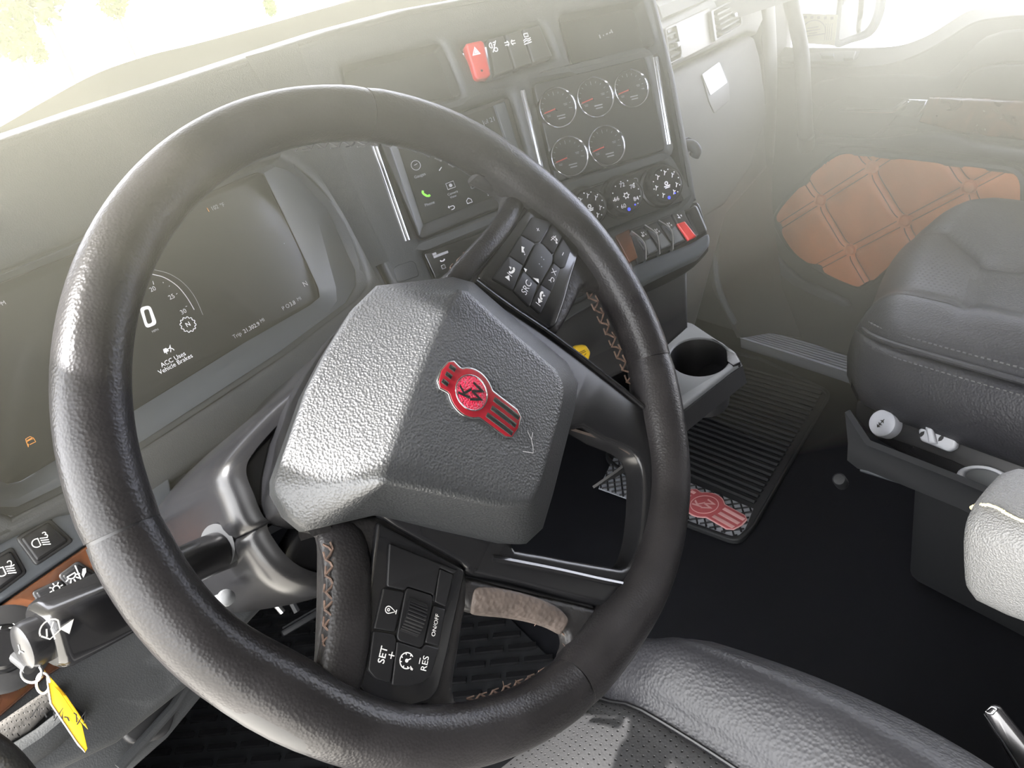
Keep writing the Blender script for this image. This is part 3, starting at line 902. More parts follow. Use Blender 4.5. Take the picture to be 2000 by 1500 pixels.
# ledge under the cluster with its light trim strips
LG = FA.off(-.004)
ppx('cluster_sill', LG, px('285,880 690,645 720,640 640,735 520,800 300,930'), h0=-.03, h1=-.012, bev=.003, mat=M['panel'], parent=dash)
ppx('sill_trim', LG, px('276,892 390,822 402,830 288,910'), h0=-.012, h1=-.002, bev=.001, mat=M['tray'], parent=dash)
ppx('sill_trim', LG, px('430,798 560,728 552,742 440,808'), h0=-.012, h1=-.002, bev=.001, mat=M['tray'], parent=dash)
ppx('lower_cover', LG, px('250,960 300,910 640,735 720,640 760,760 500,960 420,1080 350,1120'), h0=-.06, h1=-.02, bev=.01, mat=M['dash'], parent=dash)
# pockets
for nm, pts in (('storage_pocket', '668,128 858,84 900,186 690,214'), ('storage_pocket', '1094,30 1256,-2 1280,86 1120,126')):
    ring = rnd(ST.uvs(px(pts)), .006)
    c = sum(ring, V((0, 0))) / len(ring)
    loft(nm, [[ST.w(*(c + (p - c) * k), h) for p in ring] for k, h in ((1.02, -.002), (1.0, -.006), (.97, -.024))], M['panel'], dash, close_u=True, cap0=False)
ppx('pocket_badge', ST, px('1168,62 1196,55 1200,70 1172,77'), h0=-.024, h1=-.0225, bev=.0002, mat=M['panel'], parent=dash)
icon('marks', ST, ST.uv(1184, 67, -.022), R(4), .0075, [[(-1, -.25), (-1, .25)], [(-.5, 0), (-.35, 0)], [(.0, 0), (.3, .05)], [(.5, 0), (.8, .1)], [(.9, .4), (1.0, -.1)]], M['grey_print'], dash, -.0222, .2)
# chrome strips
for a, b in (((1018, 177), (1054, 330)), ((1023, 176), (1059, 328)), ((1277, 112), (1305, 282)), ((1282, 111), (1310, 281)), ((727, 284), (792, 471)), ((733, 283), (798, 469))):
    tube('chrome_strip', [ST.at(*a, .0015), ST.at(*b, .0015)], .0014, M['chrome'], dash, seg=8)
# blank cover
bl = ppx('blank_cover', ST, px('768,526 774,519 804,509 812,514 819,539 776,553'), h0=-.001, h1=.0018, bev=.0008, r=.003, mat=M['dash'], parent=dash)
# seam between brow and stack
# ------------------------------------------------------------------ instrument cluster screen
isc = thing('instrument_screen', 'wide dark digital gauge screen behind the steering wheel', 'screen', CL.at(290, 620))
CLs = CL
plate('glass_panel', CL, rnd(CL.uvs(scr), .003), (), -.006, .0, .0008, M['screen'], isc)
aC = math.atan2(*reversed(CL.uv(515, 625) - CL.uv(455, 657)))
uC = lambda x, y: CL.uv(x, y)
def tC(s, x, y, hpx, m=M['lit'], name='lettering', dx=0):
    p = uC(x, y)
    sz = (uC(x, y) - uC(x - hpx * .25, y - hpx)).length
    return text(name, CL, p, aC, sz * 1.35, s, m, isc, .0004)
M['lit_soft'] = mat('lit_soft', (.4, .4, .4), .5, emit=((1, .97, .94), .10))
zero = rnd([V(q) for q in px('273,600 288,597 296,601 305,630 302,637 287,641 279,636')], 5)
plate('numeral', CL, rnd(CL.uvs(px('272,601 293,596 307,633 285,642')), .0035), [rnd(CL.uvs(px('280,606 290,603 298,630 288,634')), .0022)], .0001, .0005, .0001, M['lit'], isc)
tC('RPM', 0, 595, 8, M['lit_soft'])
tC('20', 298, 565, 9, M['lit_soft']); tC('25', 335, 580, 9, M['lit_soft']); tC('30', 358, 609, 9, M['lit_soft'])
tC('MPH', 303, 646, 5, M['lit_dim'])
tC('N', 367, 634, 9); tC('N', 596, 555, 10, M['lit_soft'])
tC('Trip', 463, 655, 8, M['lit_dim']); tC('21,302.9', 491, 640, 8, M['lit_soft']); tC('MI', 512, 626, 7, M['lit_dim'])
tC('P O', 558, 600, 8, M['lit_dim']); tC('3.8', 571, 593, 8, M['lit_soft']); tC('MI', 584, 584, 7, M['lit_dim'])
tC('ACC Uses', 338, 702, 9); tC('Vehicle Brakes', 343, 711, 9)
tC('102', 419, 406, 8, M['lit_dim']); tC('°F', 434, 401, 8, M['lit_dim'])
tC('•', 555, 476, 4, M['lit_soft'])
g0 = uC(288, 622)
def arcC(name, pts, w, m):
    bm = bmesh.new(); ribbon_bm(bm, CL, cr([uC(*q) for q in pts], 5, False), w, 0, .0004)
    return from_bm(name, bm, m, isc, smooth=False)
arcC('scale_arc', px('297,536 320,542 345,558 364,580 379,605'), .0007, M['lit_soft'])
arcC('scale_arc', px('301,527 330,535 358,553 380,580 396,615'), .0003, M['lit_dim'])
for q in ('298,549 300,556', '318,551 319,553', '331,558 330,560', '346,573 344,575', '365,598 362,599'):
    a, b = px(q); arcC('tick', [a, b], .0005, M['lit_soft'])
gr = []
gc = uC(367, 634); gR = (uC(367, 634) - uC(358, 622)).length
for k in range(49):
    a = 2 * math.pi * k / 48; r_ = gR * (1.08 if (k % 4) < 2 else .92)
    gr.append((gc[0] + r_ * math.cos(a), gc[1] + r_ * math.sin(a)))
bm = bmesh.new(); ribbon_bm(bm, CL, gr, .0006, 0, .0004); from_bm('symbol', bm, M['lit'], isc, smooth=False)
s_ = (uC(330, 687) - uC(318, 680)).length
icon('symbol', CL, uC(329, 686), aC, s_ * .75, [arc(.25, -.35, .8, 0, 180, 10), [(.25, -.35), (.6, .15)]], M['lit'], isc, .0004, .16,
     [[(-.9, .35), (-.75, .8), (-.1, .8), (.1, .35), (.1, -.0), (-.9, -.0)], [(.45, .55), (1.0, 1.05), (.75, .4)]])
s_ = (uC(58, 862) - uC(45, 868)).length
icon('symbol', CL, uC(58, 862), aC, s_ * .8, [[(-.75, -.8), (-.55, .15), (-.35, .75), (.5, .8), (.85, .2), (.8, -.6), (-.35, -.55)], [(-.8, -.85), (-.45, -.3)]], M['lit_orange'], isc, .0004, .14, [[(-.45, .1), (-.3, .45), (.55, .45), (.75, .0), (.5, .15), (-.2, .15)]])
icon('symbol', CL, uC(406, 410), aC, s_ * .4, [[(0, -1), (0, 1)]], M['lit_orange'], isc, .0004, .35)

# ------------------------------------------------------------------ infotainment screen
its = thing('touch_screen', 'dark touch screen with phone icon in the centre stack', 'screen', ST.at(890, 340))
bez = ppx('bezel', ST, px('740,276 994,187 1030,316 1006,392 822,468'), h0=-.020, h1=-.006, bev=.002, r=.005, mat=M['panel'], parent=its)
ppx('side_frame', ST, px('760,282 774,277 827,440 820,459'), h0=-.006, h1=.0015, bev=.0012, mat=M['tray'], parent=its)
ppx('side_frame', ST, px('966,205 986,198 1022,318 1004,322'), h0=-.006, h1=.0015, bev=.0012, mat=M['bezel'], parent=its)
IS = ST.off(-.0045)
ppx('glass_panel', IS, px('772,276 966,206 1006,330 994,372 828,438'), h0=-.002, h1=0, bev=.0004, mat=M['screen'], parent=its)
aS = math.atan2(*reversed(IS.uv(985, 380) - IS.uv(826, 440)))
uS = lambda x, y: IS.uv(x, y)
def tS(s, x, y, hpx, m=M['grey_print'], par=None):
    sz = (uS(x, y) - uS(x - hpx * .25, y - hpx)).length
    return text('lettering', IS, uS(x, y), aS, sz * 1.35, s, m, par or its, .0004)
tS('Phone', 839, 398, 6); tS('Gauges', 820, 343, 6); tS('Camera', 884, 377, 5); tS('View', 885, 384, 5); tS('Clock', 928, 364, 6); tS('Jul 21', 955, 236, 9)
k_ = (uS(842, 377) - uS(822, 377)).length
icon('symbol', IS, uS(832, 378), aS + R(-50), k_ * .5, [], M['lit_green'], its, .0004, polys=[handset])
icon('symbol', IS, uS(812, 323), aS, k_ * .5, [arc(0, 0, .9, 0, 360, 16), [(-.3, .1), (.4, .2)]], M['lit_dim'], its, .0004, .12)
icon('symbol', IS, uS(880, 362), aS, k_ * .5, [[(-.8, -.6), (.8, -.6), (.8, .6), (-.8, .6), (-.8, -.6)]], M['lit_dim'], its, .0004, .12, [arc(0, 0, .35, 0, 340, 10)])
icon('symbol', IS, uS(931, 346), aS, k_ * .5, [arc(0, 0, .9, 0, 360, 16), [(0, .5), (0, 0), (.4, 0)]], M['lit_soft'], its, .0004, .14)
icon('symbol', IS, uS(881, 405), aS, k_ * .32, [[(-.9, .3), (.5, .3)] + arc(.5, -.2, .5, 90, -90, 8) + [(-.2, -.7)], [(-.5, .7), (-.9, .3), (-.5, -.1)]], M['lit_soft'], its, .0004, .2)
icon('symbol', IS, uS(916, 392), aS, k_ * .32, [[(-.8, -.7), (.8, -.7), (.8, .2), (0, .8), (-.8, .2), (-.8, -.7)]], M['lit_soft'], its, .0004, .2)
for dy in (-.6, 0, .6):
    icon('symbol', IS, uS(952, 378), aS, k_ * .3, [], M['lit_soft'], its, .0004, polys=[[(.2 * x, dy + .2 * y) for x, y in arc(0, 0, 1, 0, 340, 8)]])
icon('symbol', IS, uS(860, 330), aS, k_ * .3, [[(-.6, -.4), (.6, .4)]], M['lit_soft'], its, .0004, .3)

# radio slot
rs = thing('radio_panel', 'thin black radio control strip below the touch screen', 'radio', ST.at(850, 510))
ppx('faceplate', ST, px('828,495 1008,430 1036,478 852,546'), h0=-.02, h1=-.003, bev=.001, r=.003, mat=M['gloss'], parent=rs)
RS = ST.off(-.003)
icon('symbol', RS, RS.uv(861, 497), aS, .008, [[(-1, 0), (1, 0)], [(-1, .35), (-.5, .35)]], M['grey_print'], rs, .0004, .3)
icon('symbol', RS, RS.uv(864, 508), aS, .0028, [], M['white'], rs, .0004, polys=[handset])
icon('symbol', RS, RS.uv(866, 521), aS, .0026, [[(-.7, -.7), (.7, -.7), (.7, .7), (-.7, .7), (-.7, -.7)]], M['grey_print'], rs, .0004, .2)

# ------------------------------------------------------------------ switch bank above
hz = thing('hazard_switch', 'red hazard rocker switch with white triangle', 'switch', ST.at(930, 120))
ppx('rocker', ST, px('907,88 938,81 944,86 957,148 951,154 932,158 926,154'), h0=-.010, h1=.009, bev=.0025, r=.0025, mat=M['red'], parent=hz, hp=.004)
HZ = ST.off(.0092)
a_h = math.atan2(*reversed(HZ.uv(938, 81) - HZ.uv(907, 88)))
tk = (HZ.uv(934, 93) - HZ.uv(934, 108)).length
icon('symbol', HZ, HZ.uv(929, 100), a_h, tk * .62, [], M['white'], hz, .0002, polys=[[(-1, -.8), (1, -.8), (0, 1)]])
icon('symbol', HZ, HZ.uv(929, 100), a_h, tk * .36, [[(-.9, -.8), (.9, -.8), (0, .9), (-.9, -.8)]], M['red'], hz, .0005, .12)
icon('symbol', HZ, HZ.uv(941, 138), a_h, tk * .16, [], M['panel'], hz, .0002, polys=[arc(0, 0, 1, 0, 345, 12)])
lab = ('black rocker switch with crossed fog lamp symbol beside the red hazard switch', 'black rocker switch with two facing lamp marks, middle of the upper row', 'black rocker switch with work lamp symbol at the end of the upper row')
quads = ('953,76 984,68 1004,135 966,148', '986,67 1018,58 1040,124 1006,134', '1020,57 1054,48 1080,110 1042,123')
syms = ([arc(-.4, .3, .5, 90, 270, 8) + [(-.4, .8)], [(-.1, .7), (.4, .8)], [(-.1, .3), (.4, .4)], [(.6, 1), (-.5, -1)], arc(.2, -.6, .35, 0, 360, 10)],
        [arc(-.75, 0, .5, -70, 70, 8), [(-1.1, .25), (-.3, .2)], [(-1.1, -.25), (-.3, -.2)], arc(.75, 0, .5, 110, 250, 8), [(1.1, .25), (.3, .2)], [(1.1, -.25), (.3, -.2)]],
        [[(-.4, 1), (.4, 1), (.4, .4), (-.4, .4), (-.4, 1)], [(-.8, -.2), (-.2, .1), (.2, -.1), (.8, .1)], [(-.8, -.55), (-.2, -.25), (.2, -.45), (.8, -.25)], [(-.8, -.9), (.8, -.7)]])
for q, l, sy, sp_ in zip(quads, lab, syms, ((965, 91), (996, 84), (1029, 76))):
    t = thing('rocker_switch', l, 'switch', ST.at(*sp_), 'rocker switches in the upper row')
    ppx('rocker', ST, px(q), h0=-.010, h1=.003, bev=.002, r=.002, mat=M['panel'], parent=t)
    icon('symbol', ST, ST.uv(*sp_, .003), a_h, .0052, sy, M['white'], t, .0033, .2)

# ------------------------------------------------------------------ gauges
gp = ppx('gauge_panel', ST, px('1042,165 1260,112 1300,292 1086,355'), h0=-.02, h1=-.002, bev=.0015, r=.005, mat=M['panel'], parent=dash)
GP = ST.off(-.002)
aG = math.atan2(*reversed(GP.uv(1230, 175) - GP.uv(1087, 211)))
gl = ('round chrome rimmed gauge, top row beside the chrome strip', 'round chrome rimmed gauge, middle of the top row', 'round chrome rimmed gauge, top row end by the passenger dash',
      'round chrome rimmed gauge, bottom row nearest the steering wheel', 'round chrome rimmed gauge, bottom row beside the empty panel space')
gsp = ((1087, 212), (1160, 192), (1230, 175), (1110, 307), (1182, 286))
for (x, y), l in zip(gsp, gl):
    cc = GP.uv(x, y)
    r_ = (GP.uv(x, y) - GP.uv(x + 4, y + 41)).length
    if x > 1200: r_ *= .95
    t = thing('gauge', l, 'gauge', GP.w(*cc), 'round gauges in the centre stack')
    lathe('bezel', GP, [(r_ * .98, -.004), (r_ * .985, .004), (r_ * .965, .0060), (r_ * .935, .0066), (r_ * .90, .0056), (r_ * .88, .002)], cc, M['chrome'], t, seg=48, cap0=False, cap1=False, angle=50)
    lathe('dial', GP, [(r_ * .90, .0005), (0, .0005)], cc, M['panel'], t, seg=40, cap0=False)
    nd = R(8)
    bm = bmesh.new(); ribbon_bm(bm, GP, [V(cc) + V((-.72 * r_ * math.cos(aG + nd), -.72 * r_ * math.sin(aG + nd))), V(cc)], .0011, 0, .0022)
    from_bm('needle', bm, M['red'], t, smooth=False)
    lathe('hub_cap', GP, [(.0022, .001), (.0022, .0028), (0, .003)], cc, M['panel'], t, seg=14)
    tb = bmesh.new()
    for k in range(11):
        a = aG + R(190 - k * 20)
        d = V((math.cos(a), math.sin(a)))
        ribbon_bm(tb, GP, [V(cc) + d * r_ * (.70 if k % 5 else .62), V(cc) + d * r_ * .80], .0005, 0, .0012)
    kind(from_bm('scale_marks', tb, M['grey_print'], t, smooth=False), 'stuff')
    e = V((math.cos(aG), math.sin(aG))); n_ = V((-e[1], e[0]))
    for q, w2 in ((V(cc) - n_ * r_ * .42 + e * r_ * .12, .22), (V(cc) - n_ * r_ * .25 - e * r_ * .5, .1), (V(cc) + n_ * r_ * .1 + e * r_ * .48, .1)):
        icon('marks', GP, q, aG, r_ * w2, [[(-1, .2), (1, .2)], [(-.8, -.4), (.9, -.4)]], M['grey_print'], t, .0012, .25)
    lathe('lens', GP, [(r_ * .85, .0045), (0, .0048)], cc, M['lens'], t, seg=32, cap0=False)

# ------------------------------------------------------------------ climate controls
cc_ = thing('climate_panel', 'black climate control panel with three dials', 'climate control', ST.at(1230, 395))
ppx('faceplate', ST, px('1114,380 1296,319 1338,391 1190,447 1150,468'), h0=-.02, h1=-.003, bev=.001, r=.004, mat=M['panel'], parent=cc_)
CP = ST.off(-.003)
aK = math.atan2(*reversed(CP.uv(1305, 362) - CP.uv(1228, 390)))
for i, (x, y) in enumerate(((1140, 408), (1210, 386), (1287, 364))):
    cc = CP.uv(x, y); r_ = .0205
    kb = lathe('dial', CP, [(r_ * 1.12, 0), (r_ * 1.12, .003), (r_ * 1.02, .004), (r_ * .98, .016), (r_ * .90, .019), (r_ * .84, .0195), (r_ * .80, .0185), (0, .0185)], cc, M['satin'], cc_, seg=48, cap0=False, angle=30)
    lathe('dial_rim', CP, [(r_ * .90, .0189), (r_ * .885, .0200), (r_ * .85, .0200), (r_ * .84, .0188)], cc, M['gloss'], kb, seg=48, cap0=False, cap1=False)
    e = V((math.cos(aK), math.sin(aK))); n_ = V((-e[1], e[0])); K = .0187
    kk = CP
    if i == 1:
        for s, a in (('60', 235), ('66', 180), ('72', 95), ('78', 35), ('84', -35)):
            text('lettering', CP, V(cc) + (e * math.cos(R(a)) + n_ * math.sin(R(a))) * r_ * .56, aK, r_ * .30, s, M['white'], kb, K)
        icon('symbol', CP, cc, aK, r_ * .14, [arc(0, 0, .8, 0, 360, 10)] + [[(math.cos(R(a)) * .9, math.sin(R(a)) * .9), (math.cos(R(a)) * 1.3, math.sin(R(a)) * 1.3)] for a in range(0, 360, 60)], M['white'], kb, K, .3)
    else:
        for a in (235, 180, 125, 80, 35, -20, -60):
            icon('symbol', CP, V(cc) + (e * math.cos(R(a)) + n_ * math.sin(R(a))) * r_ * .58, aK, r_ * .13, [[(-.6, -.9), (0, .2), (.7, .2)], [(0, .2), (-.2, .9)]], M['white'], kb, K, .35)
        icon('symbol', CP, cc, aK, r_ * .2, [[(-.9, -.5), (.9, -.5)], [(-.7, -.9), (.7, -.9)], arc(0, .2, .4, 0, 360, 8)], M['white'], kb, K, .3)
    for a in range(-50, 240, 29):
        icon('tick', CP, V(cc) + (e * math.cos(R(a)) + n_ * math.sin(R(a))) * r_ * .74, aK, r_ * .035, [], M['white'], kb, K, polys=[arc(0, 0, 1, 0, 330, 6)])
    if i:
        icon('indicator_lamp', CP, V(cc) + (e * math.cos(R(-97)) + n_ * math.sin(R(-97))) * r_ * .70, aK, .0017, [], M['lit_blue'], kb, K + .0004, polys=[arc(0, 0, 1, 0, 345, 12)])
        icon('indicator_lamp', CP, V(cc) + (e * math.cos(R(-62)) + n_ * math.sin(R(-62))) * r_ * .66, aK, .0009, [], M['lit_blue'], kb, K, polys=[arc(0, 0, 1, 0, 345, 10)])
text('lettering', CP, CP.uv(1163, 381), aK, .0062, 'AUTO', M['grey_print'], cc_, .0004)
icon('symbol', CP, CP.uv(1241, 354), aK, .0036, [arc(0, 0, .9, 20, 160, 8) + [(-.5, -.6), (.5, -.6), (.85, .3)], [(.5, -1), (.9, -1.3)]], M['grey_print'], cc_, .0004, .25)

# ------------------------------------------------------------------ lower switch pod
pd = thing('switch_pod', 'dark satin switch ledge jutting from the foot of the centre stack', 'switch panel', ST.at(1290, 450))
SWP = Plane(ST.at(1275, 425), nrm(-15, 42))
top = [ST.at(*q, -.004) for q in px('1192,456 1230,441 1290,418 1340,398 1366,388')]
rim_ = [SWP.at(x, y, h) for x, y, h in ((1246, 556, .002), (1290, 537, .003), (1335, 516, .003), (1372, 493, .002), (1391, 470, -.002))]
low = [p + V((0, .005, -.022)) for p in rim_]
back = [p + V((0, .06, -.03)) for p in rim_]
loft('ledge', [top, [SWP.at(*q, .0) for q in px('1205,470 1240,456 1298,434 1346,415 1372,405')], rim_, low, back], M['satin'], pd, thick=.004, sub=1)
ppx('end_cap', SWP, px('1336,410 1362,396 1386,452 1360,464'), h0=-.012, h1=.005, bev=.004, r=.006, mat=M['satin'], parent=pd)
ppx('front_rail', SWP, px('1232,520 1350,474 1386,452 1390,474 1372,496 1248,556'), h0=-.02, h1=.008, bev=.004, r=.006, mat=M['bezel'], parent=pd)
ppx('wood_inlay', SWP, px('1202,460 1229,447 1246,503 1230,512'), h0=-.002, h1=.003, bev=.001, mat=M['wood'], parent=pd)
ppx('recess', SWP, px('1230,448 1336,408 1360,462 1246,515'), h0=-.002, h1=.0025, bev=.001, mat=M['panel'], parent=pd)
swl = ('rocker switch with bright fin in lower ledge, first from the steering wheel', 'rocker switch with bright fin in lower ledge, second from the steering wheel', 'rocker switch with bright fin in lower ledge, next to the red switch')
bodies = ('1234,452 1256,443 1288,488 1266,500', '1260,441 1284,432 1312,477 1290,487', '1286,430 1310,421 1337,467 1315,477')
pads = ('1259,470 1270,464 1286,487 1266,497', '1284,460 1292,453 1311,477 1291,486', '1308,449 1319,440 1337,467 1318,476')
fins = ('1234,450 1252,464 1262,480 1263,507', '1260,438 1281,453 1287,466 1290,496', '1287,429 1308,443 1315,458 1316,487')
icns = ((1257, 458), (1283, 452), (1307, 440))
for b, p_, f_, l, ic in zip(bodies, pads, fins, swl, icns):
    t = thing('flip_switch', l, 'switch', SWP.at(*ic), 'rocker switches in the lower ledge')
    ppx('rocker', SWP, px(b), h0=0, h1=.006, bev=.0015, mat=M['panel'], parent=t)
    ppx('paddle', SWP, px(p_), h0=.004, h1=.008, bev=.0015, mat=M['steel'] if False else M['tray'], parent=t)
    pts = cr([SWP.at(*q, .010) for q in px(f_)], 5, False)
    loft('guard_fin', [[p for p in pts], [p - SWP.n * .010 for p in pts]], M['steel'], t, thick=.0012)
    icon('symbol', SWP, SWP.uv(*ic, .006), R(-6), .0038, [[(-.5, .8), (-.2, .2)], [(.2, .8), (.1, .3)]], M['white'], t, .0064, .25, [[(-.8, -.2), (-.2, .1), (.2, -.5), (-.5, -.8)], [(.3, .0), (.8, .1), (.7, -.5)]])
t = thing('flip_switch', 'red rocker switch at the end of the lower ledge', 'switch', SWP.at(1342, 450), 'rocker switches in the lower ledge')
ppx('rocker', SWP, px('1312,418 1334,409 1362,461 1343,470'), h0=0, h1=.006, bev=.0015, mat=M['panel'], parent=t)
ppx('paddle', SWP, px('1322,436 1338,431 1361,460 1345,469'), h0=.004, h1=.009, bev=.002, r=.001, mat=M['red'], parent=t)
icon('symbol', SWP, SWP.uv(1327, 423, .006), R(-6), .0036, [[(-.5, .8), (-.2, .2)]], M['white'], t, .0064, .25, [[(-.8, -.4), (-.1, .1), (.2, -.7)], [(.3, .4), (.8, .5), (.7, -.3)]])

# ------------------------------------------------------------------ tower below the stack, brake knob, cup holder
TW = ST.off(-.05)
ppx('lower_tower', TW, px('1050,620 1344,505 1346,640 1290,690 1100,790 1000,800'), h0=-.20, h1=0, bev=.006, mat=M['panel'], parent=dash)
ppx('tower_shelf', TW, px('1096,608 1240,530 1243,545 1105,628'), h0=0, h1=.02, bev=.003, mat=M['dash'], parent=dash)
bk = thing('parking_brake_valve', 'yellow parking brake knob below the centre stack', 'knob', TW.at(1136, 690))
ppx('knob', TW, px('1124,676 1146,674 1155,688 1150,706 1130,702 1120,690'), h0=.012, h1=.024, bev=.003, r=.003, mat=M['yellow'], parent=bk, hp=.024)
lathe('shaft', TW, [(.004, 0), (.004, .013)], TW.uv(1138, 690, .01), M['steel'], bk, seg=14)
icon('symbol', TW, TW.uv(1138, 690, .024), R(5), .006, [[(-.7, .4), (.6, .4)], [(-.7, .1), (.7, .1)], [(.1, -.5), (.6, -.3)]], M['panel'], bk, .0243, .12)

TZ = Plane((0, 0, -.465), (0, 0, 1), up=(0, 1, 0))
ch = thing('cup_holder', 'grey cup holder tray jutting from the lower tower', 'cup holder', TZ.at(1365, 700))
tr_out = rnd(TZ.uvs(px('1335,628 1352,630 1436,686 1448,706 1432,716 1334,792 1180,870 1130,760 1215,665 1320,628')), .006)
cuph = [TZ.uv(1366 + 58 * math.cos(a * math.pi / 18), 697 + 37 * math.sin(a * math.pi / 18)) for a in range(36)]
cuph2 = [TZ.uv(1212 + 46 * math.cos(a * math.pi / 18), 745 + 30 * math.sin(a * math.pi / 18)) for a in range(36)]
plate('tray_top', TZ, tr_out, [cuph, cuph2], -.008, 0, .0025, M['tray'], ch)
for cp in (cuph, cuph2):
    c = sum(cp, V((0, 0))) / len(cp)
    loft('cup_well', [[TZ.w(*(c + (p - c) * k), h) for p in cp] for k, h in ((1.0, -.002), (.97, -.04), (.90, -.062))], M['panel'], ch, close_u=True, cap0=False)
sk = [TZ.at(*q) for q in px('1352,630 1438,686 1450,706 1434,718 1336,795 1240,842')]
loft('skirt', [[p + V((0, 0, -.006)) for p in sk], [p + V((.003, -.002, -.030)) for p in sk], [p + V((-.02, .02, -.055)) for p in sk], [p + V((-.04, .04, -.075)) for p in sk]], M['panel'], ch, thick=.003)
ppx('latch_notch', TZ, px('1418,682 1436,690 1446,706 1432,714 1420,705'), h0=-.006, h1=.001, bev=.001, mat=M['satin'], parent=ch)
# ------------------------------------------------------------------ steering column, stalk, left switch panel, key
col = thing('steering_column', 'black two-piece column shroud behind the steering wheel hub', 'steering column', W.w(0, 0, -.12))
cmid = W.uv(720, 900, -.05)
def colring(pts, h, k):
    r = []
    for x, y in pts:
        q = W.uv(x, y, -.05); q = cmid + (q - cmid) * k
        r.append(W.w(q[0], q[1], h))
    return r
upx = cr(px('556,1003 481,1041 445,975 430,925 452,880 530,797 618,722 700,640 860,600 960,690'), 5, False)
lpx = cr(px('556,1005 483,1043 500,1090 540,1135 590,1158 645,1156 760,1120 900,1040'), 5, False)
hk = ((-.044, .86), (-.047, .95), (-.054, 1.0), (-.065, 1.02), (-.12, 1.04), (-.30, 1.02))
loft('upper_shroud', [colring(upx, h, k) for h, k in hk], M['satin'], col, thick=.002)
loft('lower_shroud', [colring(lpx, h - .002, k) for h, k in hk], M['satin'], col, thick=.002)
C0 = W.off(-.052)
ppx('shroud_face', W, cr(px('590,1000 500,1036 462,965 452,925 470,890 545,812 640,735 860,640 940,760 880,1020 640,1130 590,1140 540,1105'), 3), h0=-.075, h1=-.050, bev=.008, mat=M['satin'], parent=col)
kn = lathe('tilt_knob', Plane(W.at(440, 1168, -.10), W.n), [(.003, -.03), (.004, -.004), (.0056, .001), (.005, .005), (.0025, .0065), (0, .0066)], mat=M['tray'], parent=col, seg=20, cap0=False)
kn['label'] = 'pale tilt lever knob'
bt = lathe('stalk_boot', Plane(W.at(452, 1060, -.085), (W.at(452, 1060, -.085) - W.at(400, 1075, -.075))), [(.0145, -.012), (.0145, .004), (.0125, .010)], mat=M['rubber'], parent=col, seg=24)

stk_ = thing('wiper_stalk', 'thick black stalk with wiper symbol reaching left from the column', 'stalk', W.at(420, 1080, -.08))
sp_a = [W.at(478, 1062, -.088), W.at(420, 1080, -.080), W.at(350, 1112, -.072), W.at(290, 1140, -.066)]
tube('arm', cr(sp_a, 4, False), .0125, M['satin'], stk_, seg=20)
A0, A1 = W.at(300, 1140, -.064), W.at(82, 1246, -.050)
ax = (A1 - A0).normalized()
vd = (W.at(170, 1180, -.05)).normalized()
up_ = (-vd + ax * vd.dot(ax)).normalized(); sd_ = ax.cross(up_)
def sec(c, r, flat=1.0):
    o = []
    for k in range(40):
        a = 2 * math.pi * k / 40
        ca, sa = math.cos(a), math.sin(a)
        e = .55
        x = math.copysign(abs(ca) ** e, ca); y = math.copysign(abs(sa) ** e, sa)
        b = R(28)
        x, y = x * math.cos(b) - y * math.sin(b), x * math.sin(b) + y * math.cos(b)
        o.append(c + (up_ * y + sd_ * x * flat) * r)
    return o
L_ = (A1 - A0).length
loft('grip', [sec(A0, .0135), sec(A0 + ax * .006, .0160), sec(A0 + ax * .012, .0168), sec(A0.lerp(A1, .6), .0172), sec(A1 - ax * .006, .0172), sec(A1 - ax * .002, .0160), sec(A1, .0140)], M['gloss'], stk_, close_u=True)
TP = Plane(A1, ax, up=up_)
lathe('tip_button', TP, [(.0125, -.002), (.0125, .007), (.0115, .0095), (.009, .0105), (0, .0107)], mat=M['satin'], parent=stk_, seg=32)
icon('symbol', TP, (0.001, 0), R(200), .004, [[(-.6, -.6), (0, 0), (.6, -.6)], [(0, 0), (0, .7)]], M['white'], stk_, .011, .2)
GPn = (up_ * math.cos(R(10)) + sd_ * math.sin(R(10))).normalized()
gp_c = W.at(118, 1228, -.036)
# the printed facet of the grip faces the driver
best = None
for k in range(4):
    a = R(28 + 90 * k)
    nn_ = up_ * math.sin(a) + sd_ * math.cos(a)
    s_ = nn_.dot(-vd)
    if best is None or s_ > best[0]: best = (s_, nn_)
GN = best[1]
GP_ = Plane(A0.lerp(A1, .8) + GN * .0172, GN, u=-ax)
oo = GP_.uv(100, 1232, 0); o2 = GP_.uv(132, 1222, 0)
aw = math.atan2(*reversed(GP_.uv(132, 1218) - GP_.uv(100, 1232)))
icon('symbol', GP_, oo, aw + R(25), .0052, [[(-.9, .5)] + arc(0, .3, .95, 170, 10, 8) + [(.55, -.5), (-.55, -.5), (-.9, .4)], [(-.25, -.9), (.1, .3), (.6, .7)], [(-.6, -.1), (-.2, .6)]], M['white'], stk_, .0008, .16)
icon('symbol', GP_, o2, aw + R(40), .0036, [], M['white'], stk_, .0008, polys=[[(-.8, -.9), (1.1, 0), (-.8, .9)]])

